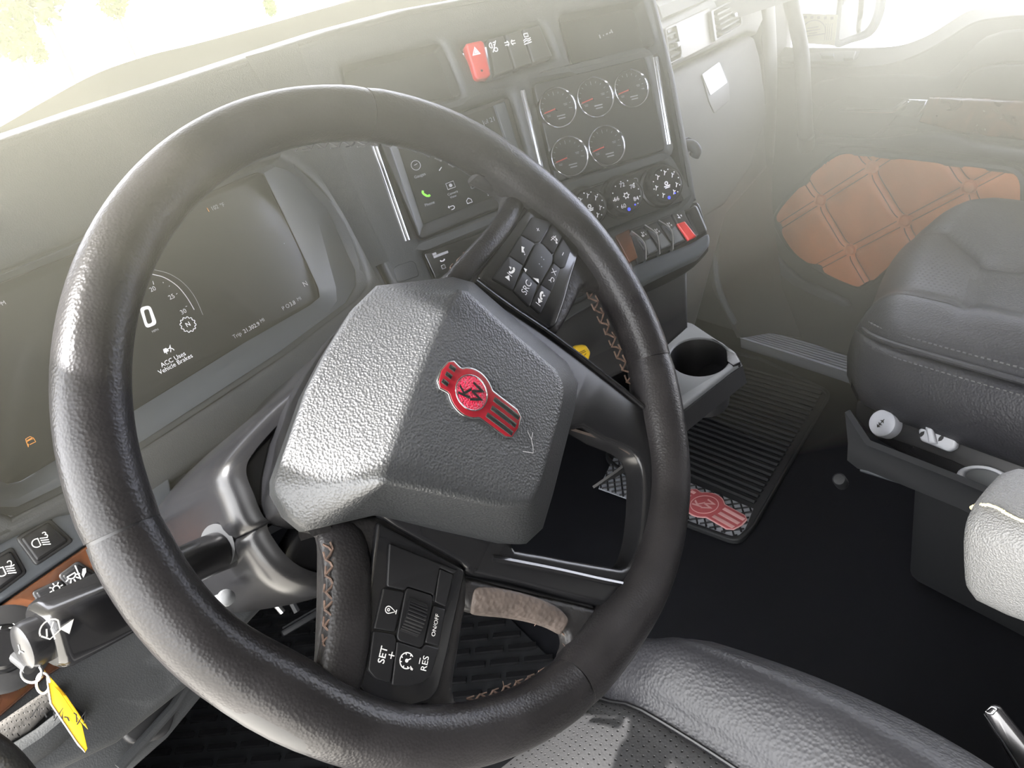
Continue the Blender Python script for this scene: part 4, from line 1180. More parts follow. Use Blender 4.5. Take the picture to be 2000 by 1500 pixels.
# left switch panel
LP = Plane(FA.at(60, 1010, -.01), nrm(18, 34))
lpn = thing('left_switch_panel', 'dark dash panel with wood trim below the gauge screen', 'dash panel', LP.at(80, 1150))
ppx('backing', LP, px('-260,1160 0,1010 120,958 360,900 420,1000 500,1120 520,1180 380,1330 230,1450 0,1560 -260,1640'), h0=-.05, h1=-.006, bev=.006, mat=M['dash'], parent=lpn)
ppx('upper_panel', LP, px('-120,1108 20,1012 118,962 330,930 345,1010 170,1060 0,1178 -120,1260'), h0=-.006, h1=.002, bev=.002, mat=M['bezel'], parent=lpn)
ppx('wood_trim', LP, px('-120,1264 0,1183 168,1066 340,1020 352,1050 320,1120 240,1230 90,1322 0,1400 -120,1470'), h0=-.006, h1=.001, bev=.002, mat=M['wood'], parent=lpn)
KP = LP.off(.006)
ppx('knurled_strip', LP, px('-80,1466 0,1410 105,1338 132,1352 60,1428 0,1462 -80,1510'), h0=-.004, h1=.006, bev=.004, mat=M['knurl'], parent=lpn)
loft('lower_roll', [[LP.at(x, y, h) for x, y in q] for q, h in ((px('-90,1520 0,1466 70,1430 135,1370'), .004), (px('-90,1540 0,1488 80,1446 150,1378'), .008), (px('-90,1570 10,1512 95,1460 165,1390'), .004), (px('-90,1580 15,1520 105,1466 172,1396'), -.01))], M['dash'], lpn, thick=.003, sub=1)
ppx('knee_panel', LP, px('120,1400 250,1270 420,1180 470,1230 420,1330 330,1440 240,1520 130,1520 60,1500'), h0=-.10, h1=-.06, bev=.006, mat=M['dash'], parent=lpn)
ppx('knee_pocket', LP, px('216,1340 300,1290 360,1340 330,1440 250,1460 222,1410'), h0=-.062, h1=-.054, bev=.004, r=.01, mat=M['panel'], parent=lpn)
tube('panel_edge', [LP.at(*q, -.050) for q in px('232,1500 290,1436 340,1380 372,1330')], .004, M['dash'], lpn, seg=8)
aL = math.atan2(*reversed(LP.uv(95, 1040) - LP.uv(55, 1062)))
def lamp_sym(nm): 
    return [arc(-.35, .2, .55, 60, 300, 12) + [(-.05, .75), (-.05, .75)], [(-.07, .68), (-.05, -.28)]] + [[(.15, .62 - .3 * k), (1.0, .35 - .32 * k)] for k in range(4)]
sdef = (('29,1050 96,1010 145,1056 70,1106', (82, 1056), '3', 'black rocker switch with work light symbol and number three, beside the steering wheel rim'),
        ('-44,1104 24,1066 54,1118 -10,1166', (14, 1112), '2', 'black rocker switch cut off by the frame edge, work light symbol numbered two'))
for q, c, nb, l in sdef:
    t = thing('light_switch', l, 'switch', LP.at(*c), 'rocker switches on the left panel')
    ppx('frame', LP, px(q), h0=-.002, h1=.0035, bev=.0015, r=.003, mat=M['panel'], parent=t)
    cq = V((sum(a for a, b in px(q)) / 4, sum(b for a, b in px(q)) / 4))
    ppx('rocker', LP, [tuple(cq + (V(p) - cq) * .82) for p in px(q)], h0=.002, h1=.0062, bev=.002, r=.002, mat=M['btn'], parent=t)
    icon('symbol', LP, LP.uv(c[0] - 3, c[1] + 5, .0065), aL + R(-8), .0054, lamp_sym(0), M['white'], t, .0066, .13)
    text('lettering', LP, LP.uv(c[0] + 7, c[1] - 11, .0065), aL, .0068, nb, M['white'], t, .0066)
sdef = (('112,1124 152,1094 200,1126 150,1166', (152, 1122), 'black rocker switch with ceiling lamp and slash symbol'),
        ('60,1156 118,1130 152,1166 84,1192', (108, 1156), 'black rocker switch with dimmer sun symbol'))
for i, (q, c, l) in enumerate(sdef):
    t = thing('light_switch', l, 'switch', LP.at(*c), 'rocker switches on the left panel')
    ppx('frame', LP, px(q), h0=-.002, h1=.0030, bev=.0012, r=.003, mat=M['panel'], parent=t)
    cq = V((sum(a for a, b in px(q)) / 4, sum(b for a, b in px(q)) / 4))
    ppx('rocker', LP, [tuple(cq + (V(p) - cq) * .8) for p in px(q)], h0=.002, h1=.0054, bev=.002, r=.002, mat=M['btn'], parent=t)
    if i == 0:
        icon('symbol', LP, LP.uv(c[0] - 2, c[1], .0055), aL, .0062, [arc(-.5, .3, .45, 180, 360, 8) + [(-.95, .3)], [(.0, -1), (.35, 1)]] + [[(-.5 + .5 * math.cos(R(a)), .2 + .5 * math.sin(R(a))), (-.5 + .85 * math.cos(R(a)), .2 + .85 * math.sin(R(a)))] for a in (200, 235, 270, 305, 340)], M['white'], t, .0058, .13, [[(.35, -.7), (.9, -.3), (1.1, .1), (.8, .2), (.4, -.3)]])
    else:
        icon('symbol', LP, LP.uv(*c, .0055), aL, .0052, [arc(.3, .3, .4, 0, 360, 12)] + [[(.3 + .55 * math.cos(R(a)), .3 + .55 * math.sin(R(a))), (.3 + .85 * math.cos(R(a)), .3 + .85 * math.sin(R(a)))] for a in range(0, 360, 45)] + [[(-1.1, -.6), (.2, -.7)]], M['white'], t, .0058, .14)
ig = thing('ignition_switch', 'round black ignition switch marked OFF and ON', 'switch', LP.at(10, 1262))
ic_ = LP.uv(8, 1268)
lathe('bezel', LP, [(.0285, -.002), (.0285, .003), (.026, .0045), (.016, .0045), (.015, .003), (0, .003)], ic_, M['panel'], ig, seg=40, cap0=False)
lathe('barrel', LP, [(.013, .003), (.013, .010), (.011, .012), (0, .012)], LP.uv(6, 1270), M['satin'], ig, seg=28, cap0=False)
text('lettering', LP, LP.uv(21, 1232, .0046), aL + R(18), .0060, 'ON', M['white'], ig, .0049)
text('lettering', LP, LP.uv(-6, 1238, .0046), aL + R(30), .0060, 'OFF', M['white'], ig, .0049)
# key with ring and paper tags
KPp = Plane(W.at(65, 1312, -.052), -ray(65, 1312))
ky = thing('key_tag', 'yellow folded key tag hanging from a steel ring by the stalk tip', 'key tag', KPp.at(65, 1312))
def loop_pts(cx, cy, rx, ry, tilt, n=28):
    return [KPp.at(cx + rx * math.cos(2 * math.pi * k / n), cy + ry * math.sin(2 * math.pi * k / n), .003 * math.cos(2 * math.pi * k / n + tilt)) for k in range(n)]
tube('key_ring', loop_pts(62, 1314, 20, 19, 0), .0007, M['steel'], ky, seg=8, closed=True)
tube('wire_loop', loop_pts(84, 1334, 13, 20, 1.5), .0006, M['white'], ky, seg=8, closed=True)
tube('key_shank', [KPp.at(30, 1282, -.012), KPp.at(50, 1298, -.004), KPp.at(58, 1306, 0)], .003, M['rubber'], ky, seg=10)
tA = ppx('tag', KPp, px('90,1322 97,1374 152,1456 166,1470 171,1462 160,1414 118,1352'), h0=.000, h1=.0008, bev=.0002, mat=M['yellow'], parent=ky)
tB = ppx('tag', KPp, px('86,1308 96,1330 160,1412 172,1425 168,1414 130,1358'), h0=-.004, h1=-.0034, bev=.0002, mat=M['yellow'], parent=ky)
ppx('tag_edge', KPp, px('90,1322 97,1374 152,1456 166,1470 165,1466 151,1449 101,1374 94,1330'), h0=.0008, h1=.0012, bev=.0002, mat=M['white'], parent=ky)
icon('handwriting', KPp, KPp.uv(126, 1398, .0009), R(-52), .010, [[(-1.4 + .35 * k, -.3 + .25 * ((k * 7) % 3)), (-1.25 + .35 * k, .35 - .2 * ((k * 5) % 3)), (-1.1 + .35 * k, -.2)] for k in range(8)], M['panel'], ky, .0011, .06)
# driver door pull at the corner
dp = thing('door_pull', 'rounded dark door grip at the lower corner beside the driver', 'handle', LP.at(0, 1480, .08))
DPp = LP.off(.10)
tube('grip_bar', cr([DPp.at(*q) for q in px('-70,1450 -15,1488 20,1525 50,1570 70,1630')], 4, False), .012, M['dash_soft'], dp, seg=16)
tube('grip_bracket', [DPp.at(70, 1630), DPp.at(110, 1750, -.05)], .016, M['dash'], dp, seg=12)
# pedals in the dark of the foot well
FLp = CABZ
for nm, lb, q, w_, l_ in (('brake_pedal', 'black brake pedal in the driver foot well', (590, 1215), .08, .06), ('accelerator_pedal', 'black hanging accelerator pedal in the driver foot well', (770, 1160), .05, .16)):
    d = ray(*q); d = d * (1.18 / d.y)
    t = thing(nm, lb, 'pedal', d)
    rt = Euler((R(-40), 0, 0)).to_matrix()
    box('pad', d, w_, l_, .012, M['rubber'], t, rt, .004)
    tube('arm', [d + V((0, .02, .01)), d + V((0, .14, .16)), d + V((0, .20, .40))], .008, M['satin'], t, seg=8)
    bm = bmesh.new()
    for k in range(-2, 3): box_bm(bm, d + rt @ V((0, k * l_ / 6, .0075)), w_ * .85, .004, .004, rt)
    kind(from_bm('tread', bm, M['rubber'], t), 'stuff')
tube_c = thing('linkage_rod', 'thin bright rod below the steering column', 'rod', W.at(540, 1180, -.2))
tube('rod', [W.at(522, 1160, -.2), W.at(552, 1196, -.2)], .0025, M['steel'], tube_c, seg=8)
tube('rod_end', [W.at(500, 1130, -.2), W.at(524, 1162, -.2)], .004, M['satin'], tube_c, seg=8)
# ------------------------------------------------------------------ passenger dash
pdp = ray(1400, 130) * 1.36
PD = Plane(pdp, nrm(24, 12))
pas = thing('passenger_dash', 'grey passenger dash with glovebox face and vent strip', 'dash panel', pdp)
ppx('glovebox_face', PD, px('1285,150 1320,137 1400,100 1462,66 1474,68 1486,110 1496,180 1500,230 1470,330 1420,400 1370,430 1320,400 1280,240'), h0=-.05, h1=0, bev=.012, r=.012, mat=M['glovebox'], parent=pas)
ppx('lower_cowl', PD, px('1280,250 1360,268 1440,232 1490,200 1500,330 1420,420 1360,640 1250,640'), h0=-.10, h1=-.03, bev=.01, mat=M['panel'], parent=pas)
ppx('upper_roll', PD, px('1270,40 1300,36 1450,-40 1480,-40 1492,40 1480,66 1460,62 1318,128 1285,146'), h0=-.06, h1=-.012, bev=.008, mat=M['dash'], parent=pas)
wd = ppx('trim_inlay', PD, px('1300,54 1386,14 1400,82 1332,118'), h0=-.02, h1=-.004, bev=.003, mat=M['inlay'], parent=pas)
loft('top_roll', [[PD.at(x, y, h) for x, y in q] for q, h in ((px('1290,40 1380,2 1480,-40'), -.012), (px('1285,20 1380,-16 1480,-60'), -.02), (px('1280,10 1380,-24 1480,-70'), -.08))] + [[PD.at(x, y, -.32) for x, y in px('1280,0 1380,-34 1480,-80')]], M['dash_soft'], pas, thick=.005)
for q, sl, l in (('1296,56 1318,47 1330,104 1328,116 1306,127', 5, 'black louvred air vent beside the centre stack'), ('1386,22 1434,-2 1443,2 1448,48 1442,54 1394,82', 5, 'black louvred air vent at the passenger door end')):
    pts = px(q)
    t = thing('air_vent', l, 'vent', PD.at(*pts[0]), 'air vents in the passenger dash')
    ring = PD.uvs(pts); c = sum(ring, V((0, 0))) / len(ring)
    plate('vent_frame', PD, rnd(ring, .004), [rnd([c + (p - c) * .88 for p in ring], .003)], -.03, .003, .0012, M['panel'], t)
    plate('vent_back', PD, [c + (p - c) * .92 for p in ring], (), -.03, -.022, .001, M['panel'], t)
    us = [p[0] for p in ring]; vs = [p[1] for p in ring]
    e0 = (PD.uv(*pts[1]) - PD.uv(*pts[0])).normalized()
    n0 = V((-e0[1], e0[0]))
    W_ = max((p - c).dot(e0) for p in ring) * .86; H_ = max((p - c).dot(n0) for p in ring) * .80
    for k in range(sl):
        cc2 = c + n0 * H_ * (-.85 + 1.7 * k / (sl - 1))
        box('slat', PD.w(cc2[0], cc2[1], -.006), W_ * 1.9, .0035, .014, M['bezel'], t, Matrix((PD.u * e0[0] + PD.v * e0[1], PD.u * n0[0] + PD.v * n0[1], PD.n)).transposed() @ Euler((R(25), 0, 0)).to_matrix())
    box('vent_tab', PD.w(c[0] + e0[0] * W_ * .3, c[1] + e0[1] * W_ * .3, .003), .008, .010, .008, M['steel'], t, None, .002)
lt = thing('glovebox_latch', 'dark glovebox latch recess with a white sticker', 'latch', PD.at(1398, 170))
ppx('recess', PD, px('1371,147 1407,122 1424,162 1426,196 1396,221 1386,200'), h0=-.002, h1=.002, bev=.001, r=.004, mat=M['panel'], parent=lt)
ppx('sticker', PD, px('1372,145 1405,121 1421,161 1388,186'), h0=.002, h1=.0035, bev=.0004, r=.003, mat=M['sticker'] if 'sticker' in M else M['white'], parent=lt)
hk_ = thing('coat_hook', 'small black hook on the side of the centre stack', 'hook', ST.at(1352, 292))
tube('hook', cr([ST.at(1340, 283, -.02), ST.at(1352, 284, -.012), ST.at(1360, 294, -.012), ST.at(1356, 304, -.016)], 4, False), .006, M['dash'], hk_, seg=12)
tube('hook_base', [ST.at(1330, 283, -.03), ST.at(1344, 283, -.02)], .008, M['dash'], hk_, seg=12)

# weatherstrip round the door opening and kick panel
ks = thing('kick_panel', 'dark kick panel with pale seal at the passenger footwell', 'panel', (1.40, 1.42, -.8))
KPk = Plane((1.36, 1.40, -.7), nrm(55, 0))
loft('kick_face', [[ray(x, y) * t for x, y, t in r] for r in ([(1385, 250, 1.50), (1400, 420, 1.52), (1390, 560, 1.58), (1440, 660, 1.66)], [(1440, 230, 1.60), (1450, 400, 1.62), (1460, 540, 1.68), (1500, 650, 1.74)], [(1500, 200, 1.68), (1500, 400, 1.70), (1520, 560, 1.74), (1560, 660, 1.74)])], M['door_dark'], ks, thick=.01)
tube('door_seal', cr([ray(x, y) * t for x, y, t in ((1426, 305, 1.54), (1412, 380, 1.54), (1402, 450, 1.55), (1398, 520, 1.56), (1408, 575, 1.58), (1435, 630, 1.62))], 5, False), .006, M['bezel'], ks, seg=10)

# ------------------------------------------------------------------ A pillar and grab handle
ap = thing('pillar_right', 'grey windshield pillar trim at the passenger side', 'pillar', (1.47, 1.25, -.2)); del ap['category']; ap['kind'] = 'structure'
prow = []
for (xa, xb, y, t) in ((1470, 1502, -260, 1.52), (1474, 1508, -120, 1.58), (1480, 1514, 0, 1.62), (1486, 1518, 80, 1.66), (1492, 1520, 150, 1.69), (1490, 1516, 260, 1.70), (1470, 1510, 360, 1.68)):
    a = ray(xa, y) * (t - .03); b = ray(xb, y) * t; d = ray((xa + xb) / 2, y).normalized()
    prow.append([a + d * .03, a, a.lerp(b, .5) - d * .012, b, b + d * .05, (a + b) / 2 + d * .12])
loft('pillar_trim', prow, M['door'], ap, close_u=True, sub=1)
gh = thing('grab_handle', 'long curved dark grab handle on the windshield pillar', 'handle', ray(1568, 200) * 1.60)
gpth = cr([ray(x, y) * t for x, y, t in ((1512, -140, 1.50), (1532, -50, 1.53), (1546, 10, 1.55), (1558, 60, 1.57), (1566, 110, 1.585), (1569, 170, 1.60), (1572, 230, 1.62), (1574, 262, 1.65))], 5, False)
tube('grip_bar', gpth, .0155, M['door_dark'], gh, seg=18)
tube('handle_foot', [gpth[-1], ray(1574, 285) * 1.70], .018, M['door_dark'], gh, seg=14)

# ------------------------------------------------------------------ passenger door
DP = Plane((XR, 0, 0), (-1, 0, 0))
door = thing('door_1', 'passenger door with tufted tan panel', 'door', (XR, .9, -.6)); del door['category']; door['kind'] = 'structure'
swoosh = cr(px('1515,132 1600,130 1690,130 1745,122 1800,102 1850,74 1900,44 1950,34 2020,30 2200,40'), 4, False)
top_e = cr(px('1522,92 1600,93 1700,93 1760,88 1810,70 1850,46 1890,22 1930,15 2020,10 2200,20'), 4, False)
face = [tuple(p) for p in swoosh] + px('2300,60 2300,900 1640,760 1500,700 1440,640 1405,520 1420,420 1480,330 1500,250')
ppx('door_skin', DP, face, h0=-.05, h1=0, bev=.006, mat=M['door'], parent=door, hp=0)
DO = DP.off(-.055)
loft('window_ledge', [[DP.at(p[0], p[1], .001) for p in swoosh], [DP.at(p[0], p[1] - 3, -.006) for p in swoosh], [DO.at(p[0], p[1]) for p in top_e], [DO.at(p[0], p[1], -.012) + V((0, 0, -.06)) for p in top_e]], M['door'], door, thick=.004)
GW = Plane((XR + .075, 0, 0), (-1, 0, 0))
structure(ppx('window_3', GW, px('1505,120 1520,-500 2600,-500 2600,60 2000,30 1800,110 1650,125'), h0=-.004, h1=0, bev=.001, mat=M['glass']))
plate('mullion', GW, [(0, 0), (0, 0)] if False else rnd(GW.uvs(px('1518,100 1534,100 1552,-200 1530,-200')), .002), (), -.02, .01, .003, M['door_dark'], door)
# upper moulding over the armrest
ppx('upper_swage', DP, cr(px('1580,170 1640,152 1760,146 1830,150 1868,128 1900,90 1960,60 2100,60 2100,120 1960,122 1890,140 1860,185 1800,196 1650,190 1600,215'), 2), h0=0, h1=.010, bev=.006, mat=M['door'], parent=door)
ppx('speaker_panel', DP, cr(px('1878,190 1890,150 1930,130 2010,126 2100,130 2100,200 1960,196'), 3), h0=0, h1=.012, bev=.004, mat=M['door_dark'], parent=door)
ppx('handle_pocket', DP, cr(px('1592,235 1625,178 1660,158 1770,154 1785,180 1775,200 1740,240 1722,262 1700,268 1610,262 1588,250'), 3), h0=0, h1=.004, bev=.002, mat=M['door_dark'], parent=door)
tube('pocket_lip', cr([DP.at(x, y, .006) for x, y in px('1588,252 1610,264 1660,266 1700,268 1720,258 1736,248 1790,252')], 4, False), .004, M['door'], door, seg=8)
ppx('wood_rail', DP, px('1812,190 1900,192 2100,204 2100,290 1990,276 1900,266 1870,262 1790,240'), h0=0, h1=.022, bev=.008, mat=M['wood'], parent=door)
ppx('arm_shelf', DP, cr(px('1590,272 1700,276 1800,262 1870,268 1900,280 2000,294 2120,310 2120,350 1990,322 1850,300 1700,290 1600,286'), 2), h0=0, h1=.030, bev=.010, mat=M['door'], parent=door)
hd = tube('door_handle', cr([DP.at(x, y, h) for x, y, h in ((1642, 215, .028), (1660, 214, .034), (1700, 216, .036), (1740, 216, .036), (1756, 209, .034), (1772, 196, .030))], 5, False), .0045, M['bright_chrome'], door, seg=12, flat=1.5)
hd['label'] = 'chrome pull lever'
ppx('handle_bezel', DP, px('1774,194 1812,195 1806,210 1788,230 1745,226 1766,214'), h0=0, h1=.030, bev=.004, mat=M['bright_chrome'], parent=door)
swd = DO.off(.03)
LE = Plane((DP.at(1640, 112, -.025)), V((-.25, 0, .97)))
ppx('switch_plate', LE, px('1524,112 1580,101 1680,98 1674,110 1664,120 1600,120 1526,120'), h0=-.002, h1=.004, bev=.0015, r=.004, mat=M['door'], parent=door)
ppx('window_switch', LE, px('1600,102 1629,103 1628,110 1604,110'), h0=.004, h1=.012, bev=.002, mat=M['bezel'], parent=door)
ppx('lock_switch', LE, px('1650,99 1672,99 1666,113 1647,114'), h0=.004, h1=.010, bev=.002, mat=M['door_dark'], parent=door)
# tufted leather panel: a grid of soft diamonds pulled in at the buttons
tp = [DP.uv(x, y) for x, y in px('1655,290 1700,292 1800,303 2010,326 2010,420 1800,470 1700,560 1640,536 1585,505 1550,478 1522,425 1540,395 1600,330')]
B1, B2, B3 = DP.uv(1712, 323), DP.uv(1902, 360), DP.uv(1775, 427)
ea = (B3 - B1); eb = (B3 - B2)
def inv(p):
    d = V((p[0] - B3[0], p[1] - B3[1]))
    det = ea[0] * eb[1] - ea[1] * eb[0]
    return (d[0] * eb[1] - d[1] * eb[0]) / det, (ea[0] * d[1] - ea[1] * d[0]) / det
def tuft(p):
    a, b = inv(p)
    fa, fb = abs(a - round(a)), abs(b - round(b))
    r = math.hypot(fa, fb)
    h = .026
    h -= .010 * math.exp(-(fa / .07) ** 2) + .010 * math.exp(-(fb / .07) ** 2)
    h -= .010 * math.exp(-(r / .12) ** 2)
    return max(h, .004)
def inside(p, poly):
    c = False
    for i in range(len(poly)):
        a, b = poly[i - 1], poly[i]
        if (a[1] > p[1]) != (b[1] > p[1]) and p[0] < (b[0] - a[0]) * (p[1] - a[1]) / (b[1] - a[1]) + a[0]: c = not c
    return c
tpr = rnd(tp, .03, 5)
u0, u1 = min(p[0] for p in tpr), max(p[0] for p in tpr); v0, v1 = min(p[1] for p in tpr), max(p[1] for p in tpr)
stp = .0028
nu, nv = int((u1 - u0) / stp), int((v1 - v0) / stp)
bm = bmesh.new(); g = {}
for i in range(nu + 1):
    for j in range(nv + 1):
        p = (u0 + i * stp, v0 + j * stp)
        if inside(p, tpr): g[i, j] = bm.verts.new(DP.w(p[0], p[1], tuft(p)))
for (i, j) in list(g):
    q = [(i, j), (i + 1, j), (i + 1, j + 1), (i, j + 1)]
    if all(k in g for k in q): bm.faces.new([g[k] for k in q])
tf = from_bm('tufted_panel', bm, M['tan'], door, angle=180)
plate('panel_backing', DP, tpr, (), -.002, .012, .002, M['tan'], door)
tube('panel_piping', [DP.w(p[0], p[1], .018) for p in tpr], .009, M['door_dark'], door, seg=8, closed=True)
for i in range(-3, 4):
    for j in range(-3, 4):
        q = V(B3) + ea * i + eb * j
        if inside(q, tpr):
            lathe('tuft_button', DP, [(.0115, .006), (.0125, .013), (.010, .018), (.005, .0205), (0, .021)], q, M['tan'], door, seg=18, cap0=False)
# double stitch lines of the tufting
bm = bmesh.new()
for fam, (e, o_) in enumerate(((ea, eb), (eb, ea))):
    for k in range(-3, 4):
        for s in (-.055, .055):
            run = []
            for t in range(-120, 121):
                q = V(B3) + o_ * (k + s) + e * (t / 30)
                f = abs(t / 30 - round(t / 30))
                if inside(q, tpr) and f > .08: run.append(DP.w(q[0], q[1], tuft(q) + .0006))
                else:
                    if len(run) > 2: tube_bm(bm, run, .0011, seg=4)
                    run = []
            if len(run) > 2: tube_bm(bm, run, .0011, seg=4)
kind(from_bm('seam_stitching', bm, M['tan_dark'], door), 'stuff')
ppx('lower_moulding', DP, cr(px('1492,455 1500,452 1516,500 1560,545 1650,588 1645,600 1550,560 1506,512'), 2), h0=0, h1=.016, bev=.006, mat=M['bezel'], parent=door)
# sill tread
SZ = Plane((0, 0, -1.02), (0, 0, 1), up=(0, 1, 0))
sl = thing('door_sill', 'ribbed metal sill plate at the passenger door', 'sill', SZ.at(1540, 670))
ppx('plate', SZ, px('1456,636 1700,703 1700,742 1446,661'), h0=-.03, h1=0, bev=.003, mat=M['tray'], parent=sl)
qa = [SZ.uv(*q) for q in px('1456,636 1700,703 1700,742 1446,661')]
for k in range(7):
    t = (k + .5) / 7
    a, b = qa[0].lerp(qa[3], t), qa[1].lerp(qa[2], t)
    tube('rib', [SZ.w(*a, .001), SZ.w(*b, .001)], .0035, M['steel_dull'] if 'steel_dull' in M else M['light_plastic'], sl, seg=6)
# card on the door ledge
CDp = Plane(DP.at(1590, 60, -.02), nrm(-62, 8))
cd = thing('paper_card', 'cream printed card propped on the passenger door ledge', 'card', CDp.at(1590, 88))
card = ppx('card', CDp, px('1553,25 1636,29 1630,89 1558,84'), h0=0, h1=.001, bev=.0003, mat=M['paper'], parent=cd)
CDf = CDp.off(.0011)
icon('print', CDf, CDf.uv(1588, 62), R(0), .028, [arc(0, -.1, .9, -10, 190, 20), [(-.9, -.25), (.9, -.25)], [(-.4, .3), (.4, .3)], [(-.5, .1), (.5, .1)], [(-.3, -.1), (.3, -.1)]], M['brown_print'], cd, .0004, .08)
for k in range(6):
    icon('print', CDf, CDf.uv(1560 + 13 * k, 33 + .5 * k), 0, .004, [], M['brown_print'], cd, .0004, polys=[[(-.7, -.7), (.7, -.7), (.7, .7), (-.7, .7)]])
for k in range(4):
    icon('print', CDf, CDf.uv(1612 + 4 * k, 62), R(85), .016, [[(-1, 0), (1, 0)]], M['brown_print'], cd, .0004, .08)
# outside mirror
mr = thing('side_mirror', 'black framed truck mirror outside the passenger window', 'mirror', ray(1680, 30) * 1.95)
MP = Plane(ray(1680, 20) * 2.0, nrm(-40, 0))
ho = cr(px('1632,92 1660,84 1700,70 1722,36 1732,-20 1740,-160 1650,-160 1640,-60 1628,60'), 3)
hi = cr(px('1640,80 1662,74 1694,62 1712,32 1720,-20 1728,-150 1658,-150 1650,-60 1640,50'), 3)
plate('housing', MP, MP.uvs(ho), (), -.10, -.012, .01, M['rubber'], mr)
plate('rim', MP, MP.uvs(ho), [MP.uvs(hi)], -.02, .01, .004, M['rubber'], mr)
M['mirror'] = mat('mirror_glass', (.9, .9, .9), .03, 1.0, bump=[('noise', 2, .01, .001)])
plate('mirror_glass', MP, MP.uvs(hi), (), -.012, -.006, .001, M['mirror'], mr)
tube('mirror_arm', [ray(1560, -40) * 1.78, ray(1600, -60) * 1.9, ray(1650, -80) * 2.0], .03, M['rubber'], mr, seg=12)
# ------------------------------------------------------------------ seats
def sm(a, b, x):
    t = max(0, min(1, (x - a) / (b - a))); return t * t * (3 - 2 * t)
def cushion(name, xs, y_front, y_back, top, zbot, mat_, parent, ny=26, lip=.09):
    """Cushion body: xs sampled across, top(x,y) height, front rounded over down to zbot."""
    rows = []
    x0, x1 = xs[0], xs[-1]
    for k in range(ny + 1):
        t = k / ny
        ring = []
        for x in xs:
            yf = y_front(x)
            if t < .3:
                a = (t / .3) * math.pi / 2
                y = yf - lip * (1 - math.sin(a)) * 0 - lip * (1 - math.cos(a)) * 0
                # roll over the front
                y = yf - lip * (1 - math.cos(math.pi / 2 - a)) 
                y = yf - lip + lip * math.cos(a)
                zc = top(x, yf - lip)
                z = zc - (zc - zbot) * .8 * (1 - math.sin(a))
            else:
                y = (yf - lip) + (y_back - (yf - lip)) * (t - .3) / .7
                z = top(x, y)
            ring.append(V((x, y, z)))
        rows.append(ring)
    # front skirt to the bottom
    first = [V((p.x, p.y - .012, zbot)) for p in rows[0]]
    return loft(name, [first] + rows, mat_, parent, angle=180)

# passenger seat
ps = thing('passenger_seat', 'black leather passenger seat with grey side controls', 'seat', (1.15, .35, FZ))
PXL, PXR = .895, 1.42
def p_front(x):
    return .655 + .135 * sm(.88, 1.30, x) - .05 * sm(1.33, 1.43, x) - .035 * (1 - sm(.885, .95, x))
def p_seam(y):
    return 1.158 + (.172 * (y - .576) / .199 if y > .576 else .05 * (.576 - y))
def p_top(x, y):
    z = -.548
    z += .020 * sm(.90, .97, x) * (1 - sm(.97, 1.03, x))          # rolled left edge
    z += .022 * sm(0, .12, x - p_seam(y))                                  # right bolster
    z -= .05 * sm(1.37, 1.43, x)
    z -= .028 * (1 - sm(.888, .915, x))
    z -= .009 * math.exp(-((y - .503 - .365 * (x - .958)) / .010) ** 2) * sm(.935, 1.0, x) * (1 - sm(1.10, 1.17, x))
    z -= .011 * math.exp(-((x - p_seam(y)) / .012) ** 2)
    return z
pxs = [.893, .897, .903, .912, .925, .94] + [.95 + .01 * i for i in range(41)] + [1.36, 1.38, 1.40, 1.415, 1.425, 1.43]
pcush = cushion('cushion', pxs, p_front, -.25, p_top, -.68, M['seat'], ps, ny=130)
# left side panel with the double-stitched edge
def p_edge(t):
    y = .66 - t * .90
    return y
side = []
for z, dx in ((-.572, .0), (-.585, -.010), (-.62, -.020), (-.655, -.020), (-.685, -.008), (-.70, .012)):
    row = []
    for k in range(25):
        t = k / 24
        y = .658 - t * .93
        e = math.exp(-t / .035)
        row.append(V((.893 + dx + .040 * e, y - .015, z - .012 * e * (z > -.60))))
    side.append(row)
loft('side_panel', side, M['seat'], ps, thick=.006, angle=180)
def pe(t, dz=0, dx=0):
    y = .640 - t * .93; e = math.exp(-t / .035)
    return V((.893 + dx + .040 * e, y - .010, -.568 - .012 * e + dz))
tube('edge_piping', [pe(k / 40) for k in range(41)], .0045, M['seat'], ps, seg=8)
bm = bmesh.new()
for dz, dx in ((.012, .010), (-.014, -.008)):
    for k in range(120):
        a, b = pe(k / 120, dz, dx), pe((k + .6) / 120, dz, dx)
        tube_bm(bm, [a, b], .0012, seg=4)
kind(from_bm('edge_stitching', bm, M['thread_grey'], ps), 'stuff')
def patch(name, f, us, vs, mat_, parent, off=.0016):
    rows = []
    for u in us:
        r = []
        for v in vs:
            x, y, z = f(u, v); r.append(V((x, y, z + off)))
        rows.append(r)
    return loft(name, rows, mat_, parent, angle=180)
def skin_patch(name, src, test, mat_, parent, off=.0005):
    bm = bmesh.new(); bm.from_mesh(src.data); bm.normal_update()
    for v in bm.verts:
        n = v.normal if v.normal.z > 0 else -v.normal
        v.co = v.co + n * off
    bmesh.ops.delete(bm, geom=[f for f in bm.faces if not test(f.calc_center_median())], context='FACES')
    return from_bm(name, bm, mat_, parent, angle=180)
def pf(u, v):
    x = .965 + u * .17; yf = p_front(x) - .10; yb = .518 + .365 * (x - .958)
    y = yf + (yb - yf) * v
    return x, y, p_top(x, y)
skin_patch('perforated_panel', pcush, lambda c: .968 < c.x < p_seam(c.y) - .012 and c.y > .512 + .365 * (c.x - .958) and c.z > -.60, M['perf_dark'], ps)
